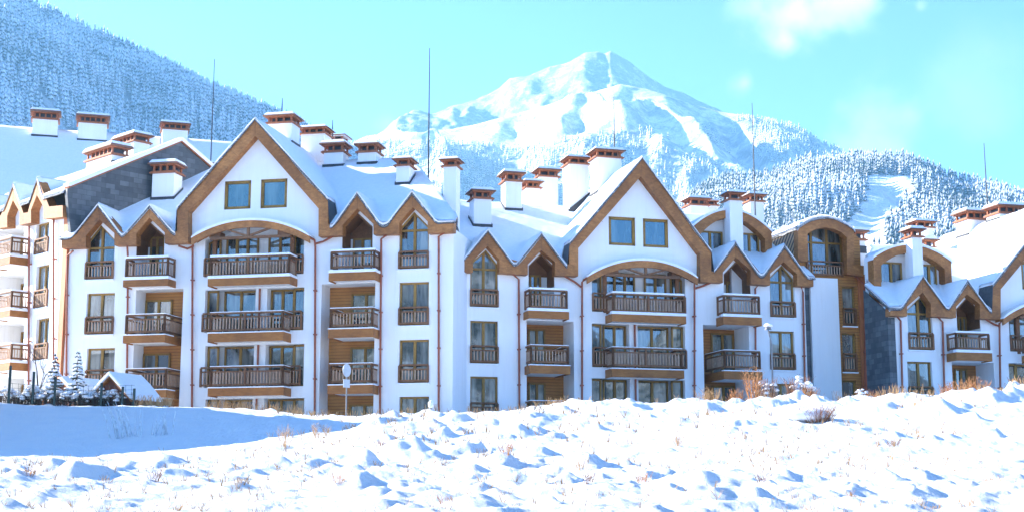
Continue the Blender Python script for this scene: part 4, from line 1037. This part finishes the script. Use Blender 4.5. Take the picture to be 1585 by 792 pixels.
forest('forest', 'pale frosted forest belt on the flank of the big peak', H2, 13000, 17, M_FOREST,
       lambda x, y, T, X, Y: (y > np.interp(x, [500, 600, 700, 800, 900, 1000, 1100, 1150, 1300], [232, 218, 222, 230, 215, 200, 200, 184, 200])) & (vnoise(X/110, Y/160, 8)+.35*vnoise(X/40, Y/40, 18) < .95), 3, 5, 8, clear=[S2])
def set_ground_tone(name, h, fn):
    at = bpy.data.objects[name].data.attributes['rock_tone']; PX_, PY_ = project(h['X'], h['Y'], h['Z']); at.data.foreach_set('value', fn(PX_, PY_, h['T']).astype(np.float32).ravel())
set_ground_tone('forest_hill', H3, lambda x, y, T: np.where(inpoly(x, y, PISTE), .3, 1.35))  # ground under the trees darkened, ski run left pale
set_ground_tone('left_hill', H4, lambda x, y, T: np.full(x.shape, 1.25))  # whole hill ground darkened under its trees
set_ground_tone('ski_mountain', H2, lambda x, y, T: np.where((y > np.interp(x, [500, 600, 700, 800, 900, 1000, 1100, 1150, 1300], [232, 218, 222, 230, 215, 200, 200, 184, 200])) & ~inpoly(x, y, S2), 1.12, .93))  # darker ground within the forest belt
def on_hill(h, px, py):
    PX_, PY_ = project(h['X'], h['Y'], h['Z']); d = (PX_-px)**2+(PY_-py)**2+np.where(h['T'] > 1, 1e6, 0); k = np.unravel_index(np.argmin(d), d.shape)
    return float(h['X'][k]), float(h['Y'][k]), float(h['Z'][k])
for (px, py, wd, lb) in ((1072, 196, 36, 'tiny dark lift station on the open ski slope right of the peak'), (600, 214, 30, 'tiny low mountain hut at the left foot of the peak')):
    x, y, z = on_hill(H2, px, py); o = empty('mountain_hut', (x, y, z), .2); tag(o, lb, 'hut')
    mb = MB(); mb.box(-wd/2, wd/2, -6, 6, -6, 5); mb.build('wall', M_CLAD if wd == 30 else M_RAIL, o)
    mb = MB(); mb.prism([(-wd/2-2, 5), (wd/2+2, 5), (wd/2-3, 9), (-wd/2+3, 9)], -8, 8); mb.build('roof', M_SNOW, o)

# wooded valley side behind the photographer, seen mirrored in the panes
def f_wooded(nt, b, N, L):
    v = coords(N, L); L(ramp(N, L, noise(N, L, v, .03, 8, .75), [(.42, (.03, .05, .045)), (.55, (.3, .34, .36)), (.7, (.8, .83, .86))]), b.inputs['Base Color']); b.inputs['Roughness'].default_value = .9
M_WOODED = mat('wooded_slope', f_wooded)
ht, hr_ = np.meshgrid(np.linspace(R(100), R(260), 160), np.linspace(0, 1, 24)); rr_ = 420+520*hr_
Xh = rr_*np.sin(ht); Yh = rr_*np.cos(ht); Zh = -8+hr_*(150+150*(vnoise(ht*5, ht*0, 3)-.5)+60*(vnoise(ht*17, ht*0, 5)-.5))+10*fbm(Xh/60, Yh/60, 4, 5)
ix = np.arange(Xh.size).reshape(Xh.shape); o = np_mesh('hills', np.stack([Xh, Yh, Zh], -1).reshape(-1, 3), np.stack([ix[:-1, :-1], ix[:-1, 1:], ix[1:, 1:], ix[1:, :-1]], -1).reshape(-1, 4), M_WOODED); tag(o, kind='structure')

# ================================================================== haze
def f_haze():
    m = bpy.data.materials.new('haze'); m.use_nodes = True; nt = m.node_tree; nt.nodes.clear()
    o = nt.nodes.new('ShaderNodeOutputMaterial'); v = nt.nodes.new('ShaderNodeVolumePrincipled')
    v.inputs['Color'].default_value = (.32, .72, 1, 1); v.inputs['Density'].default_value = HAZE; v.inputs['Anisotropy'].default_value = .2
    nt.links.new(v.outputs[0], o.inputs['Volume']); return m
HAZE = .0001
hb = MB(); hb.box(-5700, 5700, -5700, 7200, -30, 1900); h_ = hb.build('haze', f_haze()); tag(h_, kind='stuff')

# ================================================================== street and garden objects
def spot(px, Y):
    r = ray(px, 625); x = r[0]/r[1]*Y; return x, Y, gz(x, Y)
def twigs(mb, n, r, h, rr, base=(0, 0, 0), thick=.012, forks=2, lean=.5):
    for i in range(n):
        a = rr.uniform(0, 6.28); q = r*math.sqrt(rr.random()); p = Vector((base[0]+q*math.cos(a)*.55, base[1]+q*math.sin(a)*.55, base[2]-.08))
        hh = h*(.55+.5*rr.random()); e = p+Vector((math.cos(a)*q*lean+rr.uniform(-.1, .1)*h, math.sin(a)*q*lean, hh)); mid = p.lerp(e, .5)+Vector((rr.uniform(-.06, .06)*h, 0, .03*h))
        mb.tube([p, mid, e], thick, 4, thick*.4)
        for k in range(forks):
            s_ = p.lerp(e, rr.uniform(.35, .85)); a2 = rr.uniform(0, 6.28); l = hh*rr.uniform(.2, .42)
            mb.tube([s_, s_+Vector((math.cos(a2)*l*.7, math.sin(a2)*l*.7, l*.75))], thick*.6, 3, thick*.3)
def leaves(mb, n, r, h, rr, size=.05, z0=0):
    for i in range(n):
        a = rr.uniform(0, 6.28); q = r*math.sqrt(rr.random()); z = z0+h*rr.random()**.8; s_ = size*rr.uniform(.5, 1.2)*(1.2-.5*z/(z0+h))
        c = Vector((q*math.cos(a)*(1.1-.6*z/(z0+h)), q*math.sin(a)*(1.1-.6*z/(z0+h)), z)); d1 = Vector((rr.uniform(-1, 1), rr.uniform(-1, 1), rr.uniform(-.2, 1.3))).normalized()*s_; d2 = d1.orthogonal().normalized()*s_*.4
        mb.add([c-d1, c+d2, c+d1, c-d2], [(0, 1, 2, 3)])
def blob(mb, c, rx, ry, rz, rr, sub=2):
    bm = bmesh.new(); bmesh.ops.create_icosphere(bm, subdivisions=sub, radius=1); off = rr.random()*50
    vs = []
    for v in bm.verts:
        p = v.co; k = 1+.35*(float(vnoise(p.x*2+off, p.y*2+p.z*1.7, 3))-.5)+.2*(float(vnoise(p.x*5+off, p.y*5+p.z*4, 4))-.5)
        vs.append((c[0]+p.x*rx*k, c[1]+p.y*ry*k, c[2]+p.z*rz*k*(1 if p.z > 0 else .55)))
    mb.add(vs, [tuple(q.index for q in f.verts) for f in bm.faces]); bm.free()
def shrub(px, Y, r, h, label, seed, mt=None, snow=.6, n=40, lv=0, group=None, forks=3, zoff=0, name='shrub', thick=.014):
    rr = random.Random(seed); x, y, z = spot(px, Y); o = empty(name, (x, y, z-.03+zoff)); tag(o, label, 'shrub', group)
    mb = MB(); twigs(mb, n, r, h, rr, thick=thick, forks=forks)
    if lv: leaves(mb, lv, r*.9, h, rr)
    mb.build('twigs', mt or M_TWIG, o)
    if snow > 0:
        sb = MB()
        for k in range(int(14*snow)+2):
            a = rr.uniform(0, 6.28); q = r*math.sqrt(rr.random())*.9; zz = h*(.95-.55*(q/r)**2)*rr.uniform(.7, 1.05); s_ = r*rr.uniform(.14, .30)
            blob(sb, (q*math.cos(a), q*math.sin(a), zz), s_, s_, s_*.6, rr)
        sb.build('snow', M_SNOW, o, smooth=True)
    return o
def fir(px, Y, h, label, seed, name='fir_tree'):
    rr = random.Random(seed); x, y, z = spot(px, Y); o = empty(name, (x, y, z-.05)); tag(o, label, 'tree')
    mb = MB(); mb.tube([(0, 0, -.2), (0, 0, h)], .05, 7, .012); mb.build('trunk', M_BARK, o)
    cr = MB(); sn = MB(); k = 0; zz = h*.12
    while zz < h*.97:
        f = zz/h; R_ = .25*h*(1-f)**.9+.05; nb = 7 if f < .7 else 5
        for i in range(nb):
            a = rr.uniform(0, 6.28); L_ = R_*rr.uniform(.7, 1.1); d = Vector((math.cos(a), math.sin(a), 0)); tip = Vector((0, 0, zz))+d*L_+Vector((0, 0, rr.uniform(-.22, .12)*L_))
            b0 = Vector((0, 0, zz+.05)); side = Vector((-d.y, d.x, 0))
            m = b0.lerp(tip, .5); wd = L_*.26
            for q in range(7):
                s_ = b0.lerp(tip, .2+.8*q/7); w_ = wd*(1-.6*q/7)
                for sg in (-1, 1):
                    e = s_+side*sg*w_+d*w_*.5+Vector((0, 0, rr.uniform(-.06, .0)))
                    cr.add([s_, s_+d*.05, e, s_-Vector((0, 0, .035))], [(0, 1, 2, 3)])
            cr.tube([b0, tip], .012, 4, .005)
            if rr.random() < .8:
                for q in (.4, .65, .9): blob(sn, tuple(b0.lerp(tip, q)+Vector((0, 0, .035))), L_*.26, L_*.24, .06, rr, 1)
        zz += h*.065
    cr.build('crown', M_NEEDLE, o); sn.build('snow', M_SNOW, o, smooth=True); return o
fir(82, 65.5, 2.4, 'small snow covered fir in the garden, wider and lower of the two', 5)
fir(117, 65.9, 2.6, 'slim young fir with sparse snowy branches beside the wooden hut', 8)
def bare(px, Y, h, label, seed):
    rr = random.Random(seed); x, y, z = spot(px, Y); o = empty('bare_tree', (x, y, z-.05)); tag(o, label, 'tree')
    t = MB(); c = MB()
    def br(mb, p, d, l, r, n):
        pts = [p]; q = p
        for i in range(3): d = (d+Vector((rr.uniform(-.18, .18), rr.uniform(-.18, .18), .05))).normalized(); q = q+d*l/3; pts.append(q)
        mb.tube(pts, r, 5, r*.6)
        if n > 0:
            for k in range(3 if n > 1 else 4):
                s_ = pts[rr.choice((1, 2, 3))]; a = rr.uniform(0, 6.28); d2 = (d+Vector((math.cos(a), math.sin(a), rr.uniform(0, .4)))*.75).normalized(); br(c, s_, d2, l*.62, r*.5, n-1)
    br(t, Vector((0, 0, 0)), Vector((0, 0, 1)), h*.45, .05, 3); t.build('trunk', M_BARK, o); c.build('crown', M_BARK, o); return o
bare(60, 65.4, 3.7, 'leafless young tree against the pale wall left of the firs', 3)
# snow covered hedge shrubs behind the fence
hx = [(8, .55, .9), (30, .5, .75), (48, .45, 1.0), (68, .55, .8), (98, .6, .75), (128, .6, .85), (152, .55, .95), (176, .6, .9), (200, .45, .8)]
hl = ['beside the first fence post', 'between the first two fence posts', 'at the foot of the bare tree', 'in front of the wider fir', 'between the two firs', 'under the slim fir', 'left of the hut gable', 'in front of the hut gable', 'right end of the hedge by the hut']
for i, ((px, r, h), lb) in enumerate(zip(hx, hl)): shrub(px, 65.0, r, h, 'snow covered hedge shrub '+lb, 40+i, M_BARK, 2.2, 60, group='snowy garden hedge', forks=3)
# mesh fence with dark posts
fx = [13, 50, 84, 156, 189, 207]; ps = [spot(p, 64.3) for p in fx]
fo = empty('mesh_fence', ps[0]); tag(fo, 'dark green wire mesh fence with thin posts before the snowy hedge', 'fence')
for p, hh in zip(ps, (1.75, 1.55, 1.35, 1.1, .9, .8)):
    mb = MB(); q = Vector(p)-Vector(ps[0]); mb.box(q.x-.05, q.x+.05, q.y-.04, q.y+.04, q.z-.3, q.z+hh); mb.build('post', M_DGREEN, fo)
mb = MB()
for a, b_ in zip(ps[:-1], ps[1:]):
    a = Vector(a)-Vector(ps[0]); b_ = Vector(b_)-Vector(ps[0]); L_ = (b_-a).length
    for k in range(5): mb.tube([a+Vector((0, 0, .15+.2*k)), b_+Vector((0, 0, .15+.2*k))], .008, 4)
    for k in range(int(L_/.22)): q = a.lerp(b_, (k+.5)/int(L_/.22)); mb.tube([q+Vector((0, 0, .1)), q+Vector((0, 0, .98))], .007, 4)
mb.build('wire_mesh', M_DGREEN, fo)
M_HUT = wood('hut_boards', (.08, .022, .01), (.15, .045, .02), (.22, .075, .035), (6, 6, 1))
def hut(px, Y, w, d, hw, hr, rz, label, zoff=0, zs=0):
    x, y, z = spot(px, Y); o = empty('garden_hut', (x, y, z+zoff), rz); tag(o, label, 'hut')
    mb = MB(); mb.prism([(-w/2, -.5), (w/2, -.5), (w/2, hw), (0, hw+hr*.86), (-w/2, hw)], 0, d); mb.build('wall', M_HUT, o)
    mb = MB(); e = .22; k = hr/(w/2); mb.prism([(-w/2-e, hw-e*k), (0, hw+hr), (w/2+e, hw-e*k), (w/2+e, hw-e*k-.08), (0, hw+hr-.1), (-w/2-e, hw-e*k-.08)], -.2, d+.2); rf = mb.build('roof', M_WOOD, o)
    mb = MB(); q = .22; mb.prism([(-w/2-e-.05, hw-e*k), (-w/2-e-.02, hw-e*k+q*.8), (-w/4, hw+hr*.5+q+.03), (0, hw+hr+q*.95), (w/4, hw+hr*.5+q+.03), (w/2+e+.02, hw-e*k+q*.8), (w/2+e+.05, hw-e*k), (0, hw+hr+.003)], -.28, d+.28); mb.build('snow', M_SNOW, rf, bevel=.06)
    return o
hut(172, 65.2, 2.1, 1.8, .55, .95, R(-24), 'little wooden garden hut with thick snow on its gable roof, brown gable showing', .0)
hut(98, 67.2, 2.3, 1.9, .6, .9, R(-30), 'snow roofed wooden hut half hidden behind the firs and hedge', -.1)

# street lamp
x, y, z = spot(1197, 64.2); o = empty('street_lamp', (x, y, z)); tag(o, 'slim grey street lamp with curved top and snow on its head', 'street lamp')
mb = MB(); mb.tube([(0, 0, -.5), (0, 0, 1.2)], .06, 10); mb.tube([(0, 0, 1.2), (0, 0, 3.1), (-.02, 0, 3.35), (-.09, -.02, 3.6), (-.13, -.05, 3.8)], .042, 10, .03); mb.build('pole', M_METAL, o)
mb = MB(); mb.add([(-.26, -.25, 3.78), (-.02, -.25, 3.78), (.0, .16, 3.84), (-.28, .16, 3.84), (-.22, -.2, 3.9), (-.06, -.2, 3.9), (-.06, .12, 3.96), (-.22, .12, 3.96)], [(0, 3, 2, 1), (4, 5, 6, 7), (0, 1, 5, 4), (1, 2, 6, 5), (2, 3, 7, 6), (3, 0, 4, 7)]); mb.build('lamp_head', M_METAL, o)
mb = MB(); blob(mb, (-.14, -.04, 3.98), .2, .26, .12, random.Random(4)); mb.build('snow', M_SNOW, o, smooth=True)
# road sign seen from behind
x, y, z = spot(536, 62.9); zb_ = z; o = empty('road_sign', (x, y, z)); tag(o, 'round road sign on a thin pole above a small rectangular plate', 'sign')
top = EYE+(770-568)/2200*62.9*1.02-zb_
mb = MB(); mb.tube([(0, 0, -.5), (0, 0, top-.1)], .032, 10); mb.build('pole', M_METAL, o)
mb = MB(); c = Vector((0, -.05, top-.32)); n = 28; q = Vector((math.cos(R(52)), math.sin(R(52)), 0)); nn = Vector((-q.y, q.x, 0))
ring = [c+q*.25*math.cos(6.2832*i/n)+Vector((0, 0, .29*math.sin(6.2832*i/n))) for i in range(n)]
mb.add([tuple(p-nn*.012) for p in ring]+[tuple(p+nn*.012) for p in ring], [tuple(range(n)), tuple(range(2*n-1, n-1, -1))]+[(i, (i+1) % n, n+(i+1) % n, n+i) for i in range(n)]); mb.build('disc', M_SIGNB, o)
mb = MB(); mb.bar(Vector((0, -.05, top-.9))-q*.2, Vector((0, -.05, top-.9))+q*.2, .02, .36); mb.build('plate', M_SIGNB, o)
x, y, z = spot(667, 63.5); o = empty('marker_post', (x, y, z)); tag(o, 'short pale post capped with snow before the left block', 'post')
mb = MB(); mb.tube([(0, 0, -.3), (0, 0, .5)], .06, 9); mb.build('pole', M_METAL, o); mb = MB(); blob(mb, (0, 0, .6), .13, .13, .22, random.Random(2)); mb.build('snow', M_SNOW, o, smooth=True)

# shrubs in front of the right blocks
RS = [(937, .5, .9, M_STRAW, .0, 26, 60, 'tall dry straw coloured bush before the middle bay of the right gable block'),
      (965, .35, .6, M_STRAW, .0, 14, 30, 'low dry bush left of the pier under the arched bay'),
      (1045, .3, .7, M_ORANGEL, .0, 12, 40, 'small rusty bush below the right end of the arched bay'),
      (1066, .4, .8, M_TWIG, .0, 18, 50, 'thin rusty brown bush by the downpipe'),
      (1097, .55, 1.1, M_STRAW, .0, 30, 130, 'yellow brown leafy bush at the dark recess'),
      (1140, .45, .9, M_ORANGEL, .0, 22, 100, 'orange leaved bush left of the tallest rusty bush'),
      (1168, .45, 1.5, M_ORANGEL, .0, 30, 170, 'tallest rusty orange bush, left of the street lamp'),
      (1187, .5, 1.2, M_TWIG, .9, 34, 0, 'twiggy bush loaded with snow just left of the street lamp'),
      (1238, .65, 1.3, M_TWIG, .9, 44, 40, 'large twiggy bush loaded with snow right of the street lamp'),
      (1256, .4, .7, M_ORANGEL, .0, 18, 80, 'small orange bush before the white panel'),
      (1336, .45, .9, M_TWIG, .9, 26, 20, 'snow capped bush in front of the dark stone wall'),
      (1352, .4, .6, M_ORANGEL, .0, 14, 50, 'low rusty bush before the dark stone wall'),
      (1478, .7, .95, M_ORANGEL, .0, 46, 240, 'wide orange bush left half of the clump at the far right'),
      (1512, .6, 1.0, M_ORANGEL, .0, 40, 220, 'wide orange bush right half of the clump at the far right'),
      (1545, .45, .6, M_ORANGEL, .0, 20, 60, 'low orange bush trailing off at the right edge of the clump'),
      (855, .5, .7, M_STRAW, .0, 22, 20, 'dry straw bush under the balcony left of the right gable'),
      (1575, .5, .9, M_TWIG, .0, 30, 60, 'brown bush by the last bay at the right edge')]
for i, (px, r, h, m, sn, n, lv, lb) in enumerate(RS): shrub(px, 60.6+.4*(i % 3), r, h*1.05, lb, 100+i, m, sn, n, lv, group='winter bushes before the blocks')
# bush with bare twigs on the snow slope
x, y, z = at_ground(1265, 653); o = empty('shrub', (x, y, z)); tag(o, 'rounded twiggy bush half buried in the snow slope at right', 'shrub')
mb = MB(); twigs(mb, 130, .75, .55, random.Random(9), thick=.008, forks=3); mb.build('twigs', M_TWIG, o)
mb = MB(); blob(mb, (-.35, .25, .12), .8, .5, .32, random.Random(3), 3); mb.build('snow', M_SNOW, o, smooth=True)
# weeds poking through the snow, the larger ones things of their own
WX = [(238, 745, .38, 'reddish dry weed at the lower left of the field'), (372, 748, .30, 'thin brown weed right of the lower left clump'), (44, 735, .22, 'low brown weed near the left edge'),
      (441, 690, .5, 'tall pale weed below the left gable'), (494, 678, .35, 'pale upright weed right of the tall pale one'), (690, 778, .3, 'spreading reddish weed at the bottom centre'), (910, 748, .3, 'dry weed in the middle of the field'),
      (899, 726, .28, 'curled straw coloured weed right of the field centre'), (996, 746, .35, 'thin upright weed below the right gable'), (1180, 745, .3, 'brown branching weed in the right half of the field'),
      (1498, 783, .38, 'rusty branching weed at the lower right corner'), (1318, 768, .2, 'small dark weed at the bottom right'), (1385, 690, .25, 'small brown weed on the smooth snow at right'), (1525, 745, .25, 'thin brown weed near the right edge'),
      (785, 700, .3, 'pale brown weed left of the wide snow mound'), (590, 690, .22, 'orange tinged weed on smooth snow below the left block'), (1050, 690, .35, 'pale straw clump beside the big snow mound'), (525, 745, .25, 'dark reddish weed beside a blue hollow')]
for i, (px, py, h, lb) in enumerate(WX):
    x, y, z = at_ground(px, py); o = empty('dry_weed', (x, y, z)); tag(o, lb, 'weed', 'dry weeds in the snowfield')
    mb = MB(); rr = random.Random(200+i); k = max(.6, y/30.); twigs(mb, 12, .16*k, h*k, rr, thick=.006*k, forks=4, lean=.9)
    if i % 2 == 0: leaves(mb, 26, .16*k, h*k*.9, rr, .028*k)
    mb.build('stems', [M_TWIG, M_STRAW, M_ORANGEL][i % 3] if i not in (3, 4, 16) else M_STRAW, o)
x, y, z = at_ground(208, 675); o = empty('reed_clump', (x, y, z)); tag(o, 'pale leaning reeds at the edge of the blue shadow', 'reeds')
mb = MB(); rr = random.Random(6)
for k in range(34):
    xx = rr.uniform(-.9, 1.6); l = rr.uniform(.5, 1.3)*(1 if xx < .3 else .8); ln = -.35 if xx < 0 else rr.uniform(-.1, .25); mb.tube([(xx, rr.uniform(-.3, .3), -.1), (xx+ln*l*.5, 0, l*.55), (xx+ln*l*1.1, 0, l)], .022, 4, .006)
mb.build('stalks', M_FROST, o)
mb = MB(); rr = random.Random(77)
for k in range(3000):
    px = rr.uniform(0, 1585); y = 18+46*rr.random()**1.1; x = (px-CX)/F_PX*y/.985
    if vnoise(x*.4, y*.3, 55) < .46: continue
    if px < 420 and y > 44: continue
    z = gz(x, y); s_ = y/30.; h = rr.uniform(.04, .17)*max(.7, s_)
    for q in range(rr.randint(2, 5)):
        a = rr.uniform(0, 6.28); mb.tube([(x, y, z-.03), (x+math.cos(a)*h*.4+rr.uniform(-.08, .08), y+math.sin(a)*h*.3, z+h)], .007*max(.8, s_), 3, .003*max(.8, s_))
for k in range(800):                                   # dry grass along the foot of the walls
    px = rr.choice([rr.uniform(215, 275), rr.uniform(330, 475), rr.uniform(825, 900), rr.uniform(900, 1330), rr.uniform(1330, 1585)]); y = rr.uniform(63.8, 66.5) if px < 850 else rr.uniform(59, 61.5); x = (px-CX)/F_PX*y/.985; z = gz(x, y); h = rr.uniform(.15, .55)
    for q in range(3):
        a = rr.uniform(0, 6.28); mb.tube([(x, y, z-.03), (x+math.cos(a)*h*.4, y+math.sin(a)*h*.3, z+h)], .011, 3, .005)
tag(mb.build('dry_grass', M_STRAW), 'fine dry stalks poking through the snow all over the field', 'grass', kind='stuff')
